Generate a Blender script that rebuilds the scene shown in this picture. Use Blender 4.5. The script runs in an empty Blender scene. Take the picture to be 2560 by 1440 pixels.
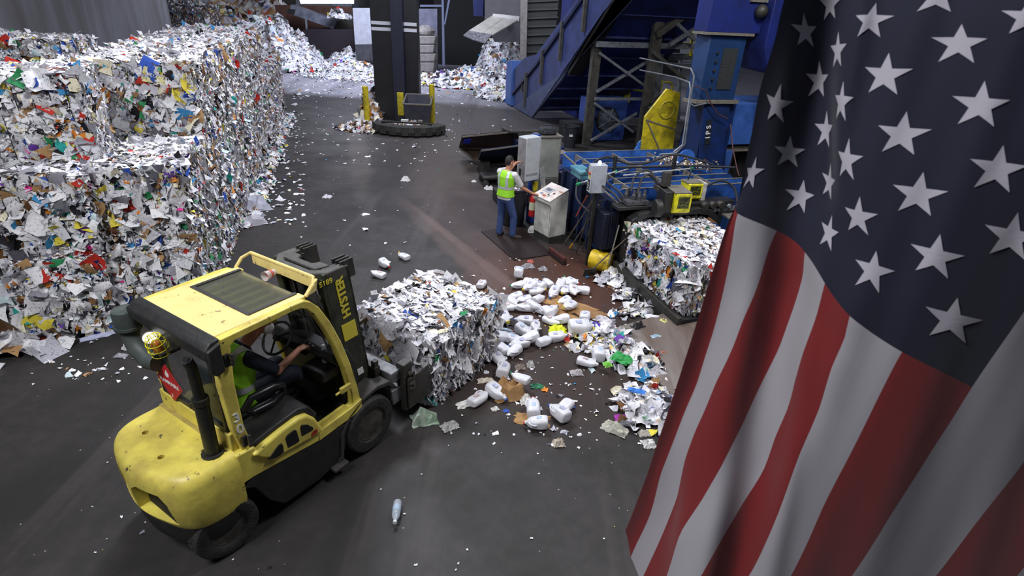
import bpy, bmesh, math, random
import numpy as np
from mathutils import Vector, Matrix, Euler

R = math.radians
C = bpy.context.scene.collection
# ------------------------------------------------------------------ camera
F_PX, CAM_H = 1400.0, 4.55            # focal length in pixels of a 2560 wide frame, eye height
PITCH, ROLL = R(27.0), R(3.0)
_fw = np.array([0, math.cos(PITCH), -math.sin(PITCH)])
_r0 = np.array([1.0, 0, 0]); _u0 = np.cross(_r0, _fw)
_r = math.cos(ROLL) * _r0 + math.sin(ROLL) * _u0
_u = -math.sin(ROLL) * _r0 + math.cos(ROLL) * _u0
EYE = np.array([0, 0, CAM_H])
cam = bpy.data.cameras.new('camera'); cam.sensor_width = 36.0; cam.lens = F_PX / 2560 * 36.0
cam.clip_start = 0.05; cam.clip_end = 300
camo = bpy.data.objects.new('camera', cam); C.objects.link(camo)
camo.matrix_world = Matrix(((_r[0], _u[0], -_fw[0], 0), (_r[1], _u[1], -_fw[1], 0), (_r[2], _u[2], -_fw[2], CAM_H), (0, 0, 0, 1)))
cam.dof.use_dof = True; cam.dof.focus_distance = 7.5; cam.dof.aperture_fstop = 3.2
bpy.context.scene.camera = camo
# ------------------------------------------------------------------ world, exposure, hall lights
sc = bpy.context.scene
sc.view_settings.view_transform = 'Standard'; sc.view_settings.look = 'None'
sc.view_settings.gamma = 1.0; sc.view_settings.exposure = 0.0; sc.view_settings.use_curve_mapping = False
w = bpy.data.worlds.new('hall_air'); sc.world = w; w.use_nodes = True
w.node_tree.nodes['Background'].inputs[0].default_value = (0.62, 0.68, 0.85, 1)
w.node_tree.nodes['Background'].inputs[1].default_value = 0.095
def lamp(name, loc, size, power, col, target=None, sizey=None):
    l = bpy.data.lights.new(name, 'AREA'); l.shape = 'RECTANGLE'; l.size = size; l.size_y = sizey or size
    l.energy = power; l.color = col
    o = bpy.data.objects.new(name, l); C.objects.link(o); o.location = loc
    t = Vector(target) if target else Vector((loc[0], loc[1], 0))
    o.rotation_euler = (t - Vector(loc)).to_track_quat('-Z', 'Y').to_euler()
    return o
lamp('hall_light_front', (-4.6, 0.2, 8.6), 2.2, 640, (0.96, 0.97, 1.0), (-2.2, 5.0, 0))
lamp('hall_light_stack', (-3.4, 11.0, 9.5), 2.5, 900, (0.90, 0.92, 1.0), (-4.4, 11.5, 0))
lamp('hall_light_baler', (4.4, 6.6, 9.5), 2.0, 640, (0.97, 0.97, 1.0), (2.6, 9.8, 0))
lamp('hall_light_middle', (-3.5, 22.0, 10.0), 3.0, 800, (0.82, 0.85, 1.0))
lamp('hall_light_far', (-9.0, 34.0, 9.0), 5.0, 1900, (0.78, 0.83, 1.0), (-9.5, 37.0, 0))
lamp('hall_light_conveyor', (3.0, 27.0, 9.0), 3.0, 650, (0.85, 0.88, 1.0), (1.0, 31.0, 0))

# ------------------------------------------------------------------ pixel -> point on a plane
def ray(x, y): return _fw + _r * (x - 1280) / F_PX - _u * (y - 720) / F_PX
def onplane(x, y, n, p0):
    d = ray(x, y); n = np.asarray(n, float); t = ((np.asarray(p0, float) - EYE) @ n) / (d @ n)
    return EYE + d * t
def G(x, y, z=0.0): return onplane(x, y, (0, 0, 1), (0, 0, z))
def Y(x, y, yy): return onplane(x, y, (0, 1, 0), (0, yy, 0))

# ------------------------------------------------------------------ materials
def lin(c):
    if isinstance(c, str):
        c = [int(c[i:i+2], 16) / 255 for i in (0, 2, 4)]
    return tuple(((v / 12.92) if v <= .04045 else ((v + .055) / 1.055) ** 2.4) for v in c[:3])
_m = {}
def mat(name, col, rough=.5, metal=0, dirt=None, scale=6, amt=.5, bump=0, bscale=40, spec=.5, streak=None, scuff=None):
    if name in _m: return _m[name]
    m = bpy.data.materials.new(name); m.use_nodes = True; n = m.node_tree.nodes; L = m.node_tree.links
    b = n['Principled BSDF']; b.inputs['Roughness'].default_value = rough; b.inputs['Metallic'].default_value = metal
    b.inputs['Specular IOR Level'].default_value = spec
    c = (*lin(col), 1); b.inputs['Base Color'].default_value = c
    tc = n.new('ShaderNodeTexCoord')
    if dirt:
        mp = n.new('ShaderNodeMapping'); mp.inputs['Scale'].default_value = streak or (1, 1, 1)
        L.new(tc.outputs['Object'], mp.inputs['Vector'])
        nz = n.new('ShaderNodeTexNoise'); nz.inputs['Scale'].default_value = scale; nz.inputs['Detail'].default_value = 7
        nz.inputs['Roughness'].default_value = .62
        L.new(mp.outputs[0], nz.inputs['Vector'])
        r = n.new('ShaderNodeValToRGB'); r.color_ramp.elements[0].position = max(0, .62 - amt * .5); r.color_ramp.elements[1].position = .72
        r.color_ramp.elements[0].color = c; r.color_ramp.elements[1].color = (*lin(dirt), 1)
        L.new(nz.outputs['Fac'], r.inputs[0]); L.new(r.outputs[0], b.inputs['Base Color'])
    if scuff:          # chipped paint with a sharp outline
        sn = n.new('ShaderNodeTexNoise'); sn.inputs['Scale'].default_value = scuff[1]; sn.inputs['Detail'].default_value = 9; sn.inputs['Roughness'].default_value = .68
        L.new(tc.outputs['Object'], sn.inputs['Vector'])
        sr = n.new('ShaderNodeValToRGB'); sr.color_ramp.elements[0].position = scuff[2]; sr.color_ramp.elements[1].position = scuff[2] + .012
        L.new(sn.outputs['Fac'], sr.inputs[0]); sx = n.new('ShaderNodeMix'); sx.data_type = 'RGBA'
        src = b.inputs['Base Color'].links[0].from_socket if b.inputs['Base Color'].links else None
        if src: L.new(src, sx.inputs[6])
        else: sx.inputs[6].default_value = c
        sx.inputs[7].default_value = (*lin(scuff[0]), 1); L.new(sr.outputs[0], sx.inputs[0]); L.new(sx.outputs[2], b.inputs['Base Color'])
    if bump:
        n2 = n.new('ShaderNodeTexNoise'); n2.inputs['Scale'].default_value = bscale; n2.inputs['Detail'].default_value = 5
        L.new(tc.outputs['Object'], n2.inputs['Vector'])
        bp = n.new('ShaderNodeBump'); bp.inputs['Strength'].default_value = bump; bp.inputs['Distance'].default_value = .02
        L.new(n2.outputs['Fac'], bp.inputs['Height']); L.new(bp.outputs[0], b.inputs['Normal'])
    _m[name] = m; return m
def glassmat(name, col, alpha, rough=.05):
    if name in _m: return _m[name]
    m = mat(name, col, rough); b = m.node_tree.nodes['Principled BSDF']; b.inputs['Alpha'].default_value = alpha
    return m
def emat(name, col, s):
    m = bpy.data.materials.new(name); m.use_nodes = True; b = m.node_tree.nodes['Principled BSDF']
    b.inputs['Base Color'].default_value = (*lin(col), 1)
    b.inputs['Emission Color'].default_value = (*lin(col), 1); b.inputs['Emission Strength'].default_value = s; return m
YEL = mat('forklift_yellow', 'EADA62', .42, 0, 'B5A252', 4, .55, .1, 14, scuff=('5C5238', 9, .635))
YELTOP = mat('roof_yellow', 'EED98A', .5, 0, 'D8C27C', 5, .4, .05, 20, scuff=('8A7858', 10, .63))
BLK = mat('black_paint', '1D1E20', .5, 0, '2E2D2B', 8, .6, .15, 30)
RUB = mat('rubber', '202021', .75, 0, '3A3733', 12, .5, .4, 60)
STL = mat('dark_steel', '2B2C2C', .5, .3, '4A463E', 7, .6, .2, 30)
MAST = mat('mast_paint', '22261F', .45, .2, '4A4F3C', 6, .5, .2, 30)
GRY = mat('dusty_grey', '343230', .7, 0, '4A4642', 10, .5, .2, 40)
RIM = mat('rim_grey', '3F3D39', .5, .3, '6A665C', 8, .5, .2, 30)
BLU = mat('machine_blue', '2456AC', .45, 0, '20304F', 3, .6, .1, 20)
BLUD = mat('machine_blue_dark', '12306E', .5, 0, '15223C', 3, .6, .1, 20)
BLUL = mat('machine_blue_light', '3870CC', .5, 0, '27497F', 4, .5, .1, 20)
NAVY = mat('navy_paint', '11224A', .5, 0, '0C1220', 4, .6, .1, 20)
VIO = mat('conveyor_blue', '39457C', .5, 0, '2A3154', 2, .6, .1, 20)
WHT = mat('cabinet_grey', 'B7BCC2', .5, 0, 'A9A9A2', 5, .35, .05, 20)
WHT2 = mat('console_white', 'CFCFC9', .5, 0, 'A8A498', 6, .4, .05, 20)
DUST = mat('dusty_edge', '7C776E', .8, 0, '5F5A52', 14, .6, .3, 50)
PYEL = mat('safety_yellow', 'D6C21C', .5, 0, '7D7220', 6, .5, .15, 20)
BYEL = mat('bright_yellow', 'E9E125', .45, 0, '8C8630', 9, .4, .1, 20)
GALV = mat('galvanised', '9AA0A8', .45, .5, '6F7275', 8, .5, .1, 30)
POST = mat('post_grey', '5B5954', .6, .2, '3B3833', 5, .6, .2, 30)
BLACKHOLE = mat('deep_black', '0A0A0C', .8, 0, '131214', 5, .5)  # near-black: colours the shade inside openings and plain black parts alike
CONC = mat('concrete', '8A8683', .85, 0, '6B6764', 4, .6, .5, 15)
RUST = mat('rust_steel', '6A4638', .7, .1, '43302A', 2, .7, .3, 12)
RUSTD = mat('dark_rust', '2E1A17', .65, .1, '1A1A2A', 1.2, .9, .3, 12)
SKIN = mat('skin', 'B98368', .5, 0, 'A97058', 8, .4)
VEST = mat('hi_vis', '9BE02A', .6, 0, '8ACB2C', 10, .5, .3, 25)
SILV = mat('reflective_tape', 'C3C8CC', .35, .2)
JEAN = mat('denim', '2E4272', .8, 0, '3A5080', 14, .6, .3, 60)
TEE = mat('white_shirt', 'D5D3D2', .8, 0, 'BFBDBE', 10, .4, .3, 25)
NAVYC = mat('navy_cloth', '161C2C', .8, 0, '1D2638', 10, .5, .3, 25)
SHOE = mat('work_boot', '3A332C', .8, 0, '4B443B', 14, .5)
HAIR = mat('hair', '1C1714', .7, 0, '2A231E', 30, .5, .5, 80)
RED = mat('red_paint', 'B3231F', .45)
GREEN = mat('green_plastic', '1E8B5C', .45)
WIRE = mat('bale_wire', '3B3532', .5, .6)
CARD = mat('cardboard', 'A98355', .85, 0, '8A6740', 8, .5, .2, 30)
JUG = mat('jug_plastic', 'DDDDE2', .35, 0, 'C9C9D2', 8, .4, .35, 18)
WATER = glassmat('clear_plastic', 'CED8E2', .45, .1)
GLASS = glassmat('cab_glass', '2A3232', .45, .05)

# paper that takes its colour from the sheet it belongs to
def papermat():
    m = bpy.data.materials.new('mixed_paper'); m.use_nodes = True; n = m.node_tree.nodes; L = m.node_tree.links
    b = n['Principled BSDF']; b.inputs['Roughness'].default_value = .65; b.inputs['Specular IOR Level'].default_value = .25
    a = n.new('ShaderNodeAttribute'); a.attribute_name = 'Col'
    tc = n.new('ShaderNodeTexCoord')
    nz = n.new('ShaderNodeTexNoise'); nz.inputs['Scale'].default_value = 34; nz.inputs['Detail'].default_value = 3
    L.new(tc.outputs['Object'], nz.inputs['Vector'])
    r = n.new('ShaderNodeValToRGB'); r.color_ramp.elements[0].position = .56; r.color_ramp.elements[1].position = .70
    r.color_ramp.elements[0].color = (1, 1, 1, 1); r.color_ramp.elements[1].color = (.42, .42, .46, 1)
    L.new(nz.outputs['Fac'], r.inputs[0])
    mx = n.new('ShaderNodeMix'); mx.data_type = 'RGBA'; mx.blend_type = 'MULTIPLY'; mx.inputs[0].default_value = 1
    L.new(a.outputs['Color'], mx.inputs[6]); L.new(r.outputs[0], mx.inputs[7]); L.new(mx.outputs[2], b.inputs['Base Color'])
    return m
PAPER = papermat()

# ------------------------------------------------------------------ mesh builder
class MB:
    def __init__(s): s.v = []; s.f = []; s.m = []; s.cur = 0
    def add(s, v, f):
        o = len(s.v); s.v += [tuple(p) for p in v]; s.f += [tuple(i + o for i in q) for q in f]; s.m += [s.cur] * len(f); return s
    def hexa(s, p): return s.add(p, [(0, 3, 2, 1), (4, 5, 6, 7), (0, 1, 5, 4), (1, 2, 6, 5), (2, 3, 7, 6), (3, 0, 4, 7)])
    def box(s, x0, x1, y0, y1, z0, z1): return s.hexa([(x0, y0, z0), (x1, y0, z0), (x1, y1, z0), (x0, y1, z0), (x0, y0, z1), (x1, y0, z1), (x1, y1, z1), (x0, y1, z1)])
    def beam(s, a, b, w, h, up=(0, 0, 1)):
        a, b = Vector(a), Vector(b); d = (b - a).normalized(); u = Vector(up); x = d.cross(u)
        if x.length < 1e-4: x = d.cross(Vector((1, 0, 0)))
        x.normalize(); u = x.cross(d); x *= w / 2; u *= h / 2
        return s.hexa([a - x - u, a + x - u, b + x - u, b - x - u, a - x + u, a + x + u, b + x + u, b - x + u])
    def prism(s, poly, ax, a, b):   # poly 2D; ax='y' -> points (x,z) swept over y, 'x' -> (y,z), 'z' -> (x,y)
        g = {'y': lambda p, t: (p[0], t, p[1]), 'x': lambda p, t: (t, p[0], p[1]), 'z': lambda p, t: (p[0], p[1], t)}[ax]
        n = len(poly)
        v = [g(p, a) for p in poly] + [g(p, b) for p in poly]
        f = [tuple(range(n)), tuple(range(2 * n - 1, n - 1, -1))] + [(i, i + n, (i + 1) % n + n, (i + 1) % n) for i in range(n)]
        return s.add(v, f)
    def tube(s, pts, r, n=8, closed=False, caps=True):
        P = [Vector(p) for p in pts]; N = len(P); rr = r if isinstance(r, (list, tuple)) else [r] * N
        v = []; up = None
        for i, p in enumerate(P):
            if closed: d = P[(i + 1) % N] - P[i - 1]
            else: d = P[min(i + 1, N - 1)] - P[max(i - 1, 0)]
            d.normalize()
            if up is None: up = Vector((0, 0, 1)) if abs(d.z) < .9 else Vector((1, 0, 0))
            x = d.cross(up).normalized(); up = x.cross(d).normalized()
            for k in range(n):
                t = 2 * math.pi * k / n; v.append(p + (x * math.cos(t) + up * math.sin(t)) * rr[i])
        f = [(i * n + k, i * n + (k + 1) % n, ((i + 1) % N) * n + (k + 1) % n, ((i + 1) % N) * n + k) for i in range(N if closed else N - 1) for k in range(n)]
        if caps and not closed: f += [tuple(range(n - 1, -1, -1)), tuple((N - 1) * n + k for k in range(n))]
        return s.add(v, f)
    def lathe(s, prof, c=(0, 0, 0), axis='z', n=24, sx=1, sy=1):    # prof: (r, h)
        v = []
        for r, h in prof:
            for k in range(n):
                t = 2 * math.pi * k / n; a, b = r * math.cos(t) * sx, r * math.sin(t) * sy
                q = {'z': (a, b, h), 'y': (a, h, b), 'x': (h, a, b)}[axis]; v.append((q[0] + c[0], q[1] + c[1], q[2] + c[2]))
        N = len(prof)
        f = [(i * n + k, i * n + (k + 1) % n, (i + 1) * n + (k + 1) % n, (i + 1) * n + k) for i in range(N - 1) for k in range(n)]
        f += [tuple(range(n - 1, -1, -1)), tuple((N - 1) * n + k for k in range(n))]
        return s.add(v, f)
    def sphere(s, c, r, n=12, sz=(1, 1, 1)):
        prof = [(max(.001, math.sin(math.pi * i / n)), -math.cos(math.pi * i / n)) for i in range(n + 1)]
        v = []; 
        for a, h in prof:
            for k in range(n + 4):
                t = 2 * math.pi * k / (n + 4); v.append((c[0] + a * math.cos(t) * r * sz[0], c[1] + a * math.sin(t) * r * sz[1], c[2] + h * r * sz[2]))
        m = n + 4
        return s.add(v, [(i * m + k, i * m + (k + 1) % m, (i + 1) * m + (k + 1) % m, (i + 1) * m + k) for i in range(n) for k in range(m)])
    def xf(s, M, start=0):
        for i in range(start, len(s.v)): s.v[i] = tuple(M @ Vector(s.v[i]))
        return s
    def build(s, name, m, parent=None, bevel=0, smooth=False, sub=0, seg=2, loc=None, rot=None):
        me = bpy.data.meshes.new(name); me.from_pydata(s.v, [], s.f)
        bm = bmesh.new(); bm.from_mesh(me); bmesh.ops.recalc_face_normals(bm, faces=bm.faces); bm.to_mesh(me); bm.free()
        ms = m if isinstance(m, (list, tuple)) else [m]
        for q in ms: me.materials.append(q)
        if len(ms) > 1: me.polygons.foreach_set('material_index', s.m)
        o = bpy.data.objects.new(name, me); C.objects.link(o)
        if parent: o.parent = parent
        if loc is not None: o.location = loc
        if rot: o.rotation_euler = rot
        if bevel:
            b = o.modifiers.new('bevel', 'BEVEL'); b.width = bevel; b.segments = seg; b.limit_method = 'ANGLE'; b.angle_limit = R(35)
        if sub:
            q = o.modifiers.new('sub', 'SUBSURF'); q.levels = sub; q.render_levels = sub
        if smooth or bevel:
            me.polygons.foreach_set('use_smooth', [True] * len(me.polygons))
            if not sub:
                try: me.set_sharp_from_angle(angle=R(38))
                except Exception: pass
        me.update(); return o
def tag(o, label=None, cat=None, group=None, kind=None):
    if label: o['label'] = label
    if cat: o['category'] = cat
    if group: o['group'] = group
    if kind: o['kind'] = kind
    return o
def empty(name, loc, rz=0, label=None, cat=None, group=None):
    o = bpy.data.objects.new(name, None); C.objects.link(o); o.location = loc; o.rotation_euler = (0, 0, rz); o.empty_display_size = .2
    return tag(o, label, cat, group)
def copy_tree(o, parent=None):
    c = o.copy(); C.objects.link(c)
    if parent: c.parent = parent
    for ch in list(o.children): copy_tree(ch, c)
    return c
def text(s, size, m, parent, M, name='lettering', ext=.002, align='CENTER', bold=.012):
    cu = bpy.data.curves.new(name, 'FONT'); cu.body = s; cu.size = size; cu.extrude = ext; cu.align_x = align; cu.align_y = 'CENTER'
    cu.resolution_u = 3; cu.offset = size * bold
    t = bpy.data.objects.new(name, cu); C.objects.link(t)
    me = bpy.data.meshes.new_from_object(t.evaluated_get(bpy.context.evaluated_depsgraph_get()))
    bpy.data.objects.remove(t)
    me.name = name; me.materials.clear(); me.materials.append(m)
    o = bpy.data.objects.new(name, me); C.objects.link(o)
    if parent: o.parent = parent
    o.matrix_local = M
    return o
def frame(o, x, y):       # matrix with origin o, local x axis x, local y axis y
    x = Vector(x).normalized(); y = Vector(y); z = x.cross(y).normalized(); y = z.cross(x)
    return Matrix(((x.x, y.x, z.x, o[0]), (x.y, y.y, z.y, o[1]), (x.z, y.z, z.z, o[2]), (0, 0, 0, 1)))

# ------------------------------------------------------------------ floor and shell
def floormat():
    m = bpy.data.materials.new('dirty_concrete_floor'); m.use_nodes = True; n = m.node_tree.nodes; L = m.node_tree.links
    b = n['Principled BSDF']; b.inputs['Specular IOR Level'].default_value = .35
    g = n.new('ShaderNodeNewGeometry'); P = g.outputs['Position']
    def noise(scale, det=6, sc_=(1, 1, 1), rot=0, rough=.6):
        mp = n.new('ShaderNodeMapping'); mp.inputs['Scale'].default_value = sc_; mp.inputs['Rotation'].default_value = (0, 0, rot)
        L.new(P, mp.inputs[0]); z = n.new('ShaderNodeTexNoise'); z.inputs['Scale'].default_value = scale; z.inputs['Detail'].default_value = det
        z.inputs['Roughness'].default_value = rough; L.new(mp.outputs[0], z.inputs['Vector']); return z.outputs['Fac']
    def ramp(f, a, bb, c0, c1):
        r = n.new('ShaderNodeValToRGB'); r.color_ramp.elements[0].position = a; r.color_ramp.elements[1].position = bb
        r.color_ramp.elements[0].color = (*c0, 1); r.color_ramp.elements[1].color = (*c1, 1); L.new(f, r.inputs[0]); return r.outputs[0]
    def mix(f, a, c, mode='MIX'):
        x = n.new('ShaderNodeMix'); x.data_type = 'RGBA'; x.blend_type = mode
        (L.new(f, x.inputs[0]) if hasattr(f, 'links') else setattr(x.inputs[0], 'default_value', f))
        for s_, k in ((a, 6), (c, 7)):
            if hasattr(s_, 'links'): L.new(s_, x.inputs[k])
            else: x.inputs[k].default_value = (*s_, 1)
        return x.outputs[2]
    def M_(op, a, c=None):
        x = n.new('ShaderNodeMath'); x.operation = op; x.use_clamp = False
        for k, s_ in enumerate((a, c)):
            if s_ is None: continue
            if hasattr(s_, 'links'): L.new(s_, x.inputs[k])
            else: x.inputs[k].default_value = s_
        return x.outputs[0]
    def spot(cx, cy, rx, ry, rot, edge=.45):   # soft blob mask with a noisy edge
        mp = n.new('ShaderNodeMapping'); mp.vector_type = 'TEXTURE'; mp.inputs['Location'].default_value = (cx, cy, 0)
        mp.inputs['Rotation'].default_value = (0, 0, rot); mp.inputs['Scale'].default_value = (rx, ry, 1); L.new(P, mp.inputs[0])
        ln = n.new('ShaderNodeVectorMath'); ln.operation = 'LENGTH'; L.new(mp.outputs[0], ln.inputs[0])
        d = M_('ADD', ln.outputs['Value'], M_('MULTIPLY', M_('SUBTRACT', nA, .5), edge * 2))
        r = n.new('ShaderNodeMapRange'); r.inputs[1].default_value = 1.15; r.inputs[2].default_value = .55; L.new(d, r.inputs[0]); return r.outputs[0]
    nA = noise(.9, 8); nB = noise(7, 8); nC = noise(60, 4)
    base = ramp(nB, .35, .7, lin('2E2C2C'), lin('3B3735'))
    base = mix(ramp(nA, .42, .62, (0, 0, 0), (1, 1, 1)), base, lin('282624'))
    # cleaner, paler concrete towards the tipping end of the hall
    sep = n.new('ShaderNodeSeparateXYZ'); L.new(P, sep.inputs[0]); yy_ = M_('ADD', M_('ADD', sep.outputs[1], M_('MULTIPLY', sep.outputs[0], .10)), M_('MULTIPLY', M_('SUBTRACT', nA, .5), 1.6))
    fr = n.new('ShaderNodeMapRange'); fr.inputs[1].default_value = 27.4; fr.inputs[2].default_value = 28.6; L.new(yy_, fr.inputs[0]); base = mix(fr.outputs[0], base, lin('93919A'))
    mid = spot(-2.5, 24, 6.5, 9, .2, .5); base = mix(M_('MULTIPLY', mid, .5), base, lin('565250'))
    # reddish brown paper-dye stains around the baler and the lane beside it
    for cx, cy, rx, ry, ro, k, c in ((.9, 9.4, 1.9, 1.5, .3, .85, '4A2C20'), (.2, 9.3, .9, 2.2, .5, .6, '573C32'), (-1.2, 13.2, 1.1, 4.2, .25, .55, '463633'), (.6, 6.6, 1.7, 1.5, 0, .6, '3C2C26'), (-3.2, 16.5, 1.6, 4, .35, .35, '40342F'), (-1.6, 11.2, .25, 3.6, .52, .45, '5E4E49'), (-1.0, 10.6, .13, 3.2, .56, .5, '6A5852'), (-.5, 11.8, .3, 3.4, .48, .4, '241F1E'), (-3.6, 15.5, .5, 5.5, .30, .5, '262323'), (-5.2, 18.0, .35, 7.0, .30, .45, '5E5752'), (-2.4, 18.5, 1.2, 5.0, .1, .45, '5A524D')):
        base = mix(M_('MULTIPLY', spot(cx, cy, rx, ry, ro), k), base, lin(c))
    # tyre lanes: long dark and pale scuffs
    ln = noise(.75, 5, (1, .09, 1), R(-17)); base = mix(M_('MULTIPLY', ramp(ln, .52, .66, (0, 0, 0), (1, 1, 1)), .5), base, lin('201E1F'))
    ln2 = noise(1.3, 4, (1, .07, 1), R(-14)); base = mix(M_('MULTIPLY', ramp(ln2, .57, .7, (0, 0, 0), (1, 1, 1)), .35), base, lin('5A5452'))
    # small white specks
    vo = n.new('ShaderNodeTexVoronoi'); vo.inputs['Scale'].default_value = 5.5; L.new(P, vo.inputs['Vector'])
    base = mix(ramp(vo.outputs['Distance'], .03, .05, (1, 1, 1), (0, 0, 0)), base, lin('9A9894'))
    L.new(base, b.inputs['Base Color'])
    rr = n.new('ShaderNodeMapRange'); rr.inputs[3].default_value = .38; rr.inputs[4].default_value = .75; L.new(nA, rr.inputs[0]); L.new(rr.outputs[0], b.inputs['Roughness'])
    bp = n.new('ShaderNodeBump'); bp.inputs['Strength'].default_value = .35; bp.inputs['Distance'].default_value = .01
    L.new(M_('ADD', nB, M_('MULTIPLY', nC, .4)), bp.inputs['Height']); L.new(bp.outputs[0], b.inputs['Normal'])
    return m
fl = MB().box(-32, 26, -4, 62, -.2, 0).build('floor', floormat()); tag(fl, 'dark stained concrete floor of the recycling hall', None, None, 'structure')

# frames of reference measured on the hall
SO = Vector((-5.525, 9.925, 0)); SA = R(17.54)          # bale stack: local x across, y along
BO = Vector((2.03, 9.669, 0)); BA = R(18.67)            # baler: local x to the right, y to the back
FO = Vector((-2.046, 5.003, 0)); FA = R(58.5)           # forklift: local x forward, y left
def S_(x, y, z=0): return Matrix.Translation(SO) @ Matrix.Rotation(SA, 4, 'Z') @ Vector((x, y, z))
def B_(x, y, z=0): return Matrix.Translation(BO) @ Matrix.Rotation(BA, 4, 'Z') @ Vector((x, y, z))

def BQ(px, py, q):          # pixel -> baler frame, on the plane at depth q of that frame
    n = np.array([-math.sin(BA), math.cos(BA), 0]); p0 = np.array(BO) + n * q; w3 = onplane(px, py, n, p0)
    v = Matrix.Rotation(-BA, 4, 'Z') @ (Vector(w3) - BO); return (v.x, q, v.z)
def plateq(pix, q, th, m_, name, par, bev=.004):     # upright plate in the baler frame
    P = [BQ(x, y, q) for x, y in pix]; return MB().prism([(p[0], p[2]) for p in P], 'y', q, q + th).build(name, m_, par, bevel=bev)
def barq(p0, p1, q, w, m_, name, par): return MB().beam(BQ(*p0, q), BQ(*p1, q), w, w).build(name, m_, par)
# ------------------------------------------------------------------ loose sheets of paper
PAL = [('F0EFF2', 44), ('DAD9DF', 17), ('B9B8C2', 9), ('8E8D96', 5), ('5B5A63', 3), ('B08A5E', 4.5), ('7A5636', 2.2), ('1D1C22', 4), ('2C4FA8', 2), ('3E8FC4', 1.6), ('C23328', 1.8),
       ('2F8A55', 1.2), ('E3D24A', 1.6), ('2FA39A', .9), ('E0862F', 1), ('E83C9A', .3), ('6A3FA0', .7), ('E8E0C4', 5), ('C7D9DC', 2.4), ('F2E9A8', .9)]
PALC = np.array([lin(c) for c, _ in PAL]); PALW = np.array([w_ for _, w_ in PAL], float); PALW /= PALW.sum()
PALW_WH = PALW.copy(); PALW_WH[:2] *= 2.4; PALW_WH[6:] *= .5; PALW_WH /= PALW_WH.sum()
PALW_BL = PALW.copy(); PALW_BL[1:5] *= 1.8; PALW_BL[5:] *= .6; PALW_BL /= PALW_BL.sum()
PALW_BR = PALW.copy(); PALW_BR[5:7] *= 9; PALW_BR[17] *= 3; PALW_BR /= PALW_BR.sum()
PALW_SD = PALW.copy(); PALW_SD[2:5] *= 1.25; PALW_SD[5:8] *= 1.2; PALW_SD /= PALW_SD.sum()  # extra greys and darks paint the shaded gaps between side slivers
class Cloud:
    def __init__(s): s.v = []; s.f = []; s.c = []; s.n = 0
    def raw(s, v, f, c): s.v.append(v); s.f.append(f + s.n); s.c.append(c); s.n += len(v)
    def flakes(s, rng, P, N, T, su, sv, pal=PALW, tilt=.3, crumple=.16, nu=2, nv=2, lift=.0):
        k = len(P)
        if not k: return
        N = N + rng.normal(0, tilt, (k, 3)); N /= np.linalg.norm(N, axis=1, keepdims=True)
        T = T - (T * N).sum(1, keepdims=True) * N; T /= np.linalg.norm(T, axis=1, keepdims=True) + 1e-9
        B = np.cross(N, T)
        gu, gv = np.meshgrid(np.linspace(-.5, .5, nu + 1), np.linspace(-.5, .5, nv + 1), indexing='ij')
        gu, gv = gu.ravel(), gv.ravel(); q = len(gu)
        ju = gu[None] + rng.uniform(-.2, .2, (k, q)) / nu * 1.3; jv = gv[None] + rng.uniform(-.2, .2, (k, q)) / nv * 1.3
        bend = rng.normal(0, .5, (k, 1)) * (gu[None] ** 2) + rng.normal(0, .4, (k, 1)) * gu[None] * gv[None]
        h = (rng.normal(0, crumple, (k, q)) + bend) * np.minimum(su, sv)[:, None] + lift
        V = P[:, None] + T[:, None] * (ju * su[:, None])[..., None] + B[:, None] * (jv * sv[:, None])[..., None] + N[:, None] * h[..., None]
        f = np.array([(i * (nv + 1) + j, (i + 1) * (nv + 1) + j, (i + 1) * (nv + 1) + j + 1, i * (nv + 1) + j + 1) for i in range(nu) for j in range(nv)])
        f = (np.arange(k)[:, None, None] * q + f[None]).reshape(-1, 4)
        c = PALC[rng.choice(len(PALC), k, p=pal)] * rng.uniform(.86, 1.0, (k, 1))
        s.raw(V.reshape(-1, 3), f, np.repeat(c, q, 0))
    def mesh(s, name):
        v = np.concatenate(s.v); f = np.concatenate(s.f); c = np.concatenate(s.c)
        me = bpy.data.meshes.new(name); me.vertices.add(len(v)); me.vertices.foreach_set('co', v.astype(np.float32).ravel())
        me.loops.add(f.size); me.loops.foreach_set('vertex_index', f.astype(np.int32).ravel())
        me.polygons.add(len(f)); me.polygons.foreach_set('loop_start', np.arange(0, f.size, 4, dtype=np.int32))
        try: me.polygons.foreach_set('loop_total', np.full(len(f), 4, dtype=np.int32))
        except Exception: pass
        a = me.color_attributes.new('Col', 'FLOAT_COLOR', 'POINT')
        a.data.foreach_set('color', np.concatenate([c, np.ones((len(c), 1))], 1).astype(np.float32).ravel())
        me.materials.append(PAPER); me.update(calc_edges=True); me.validate(); return me
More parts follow.
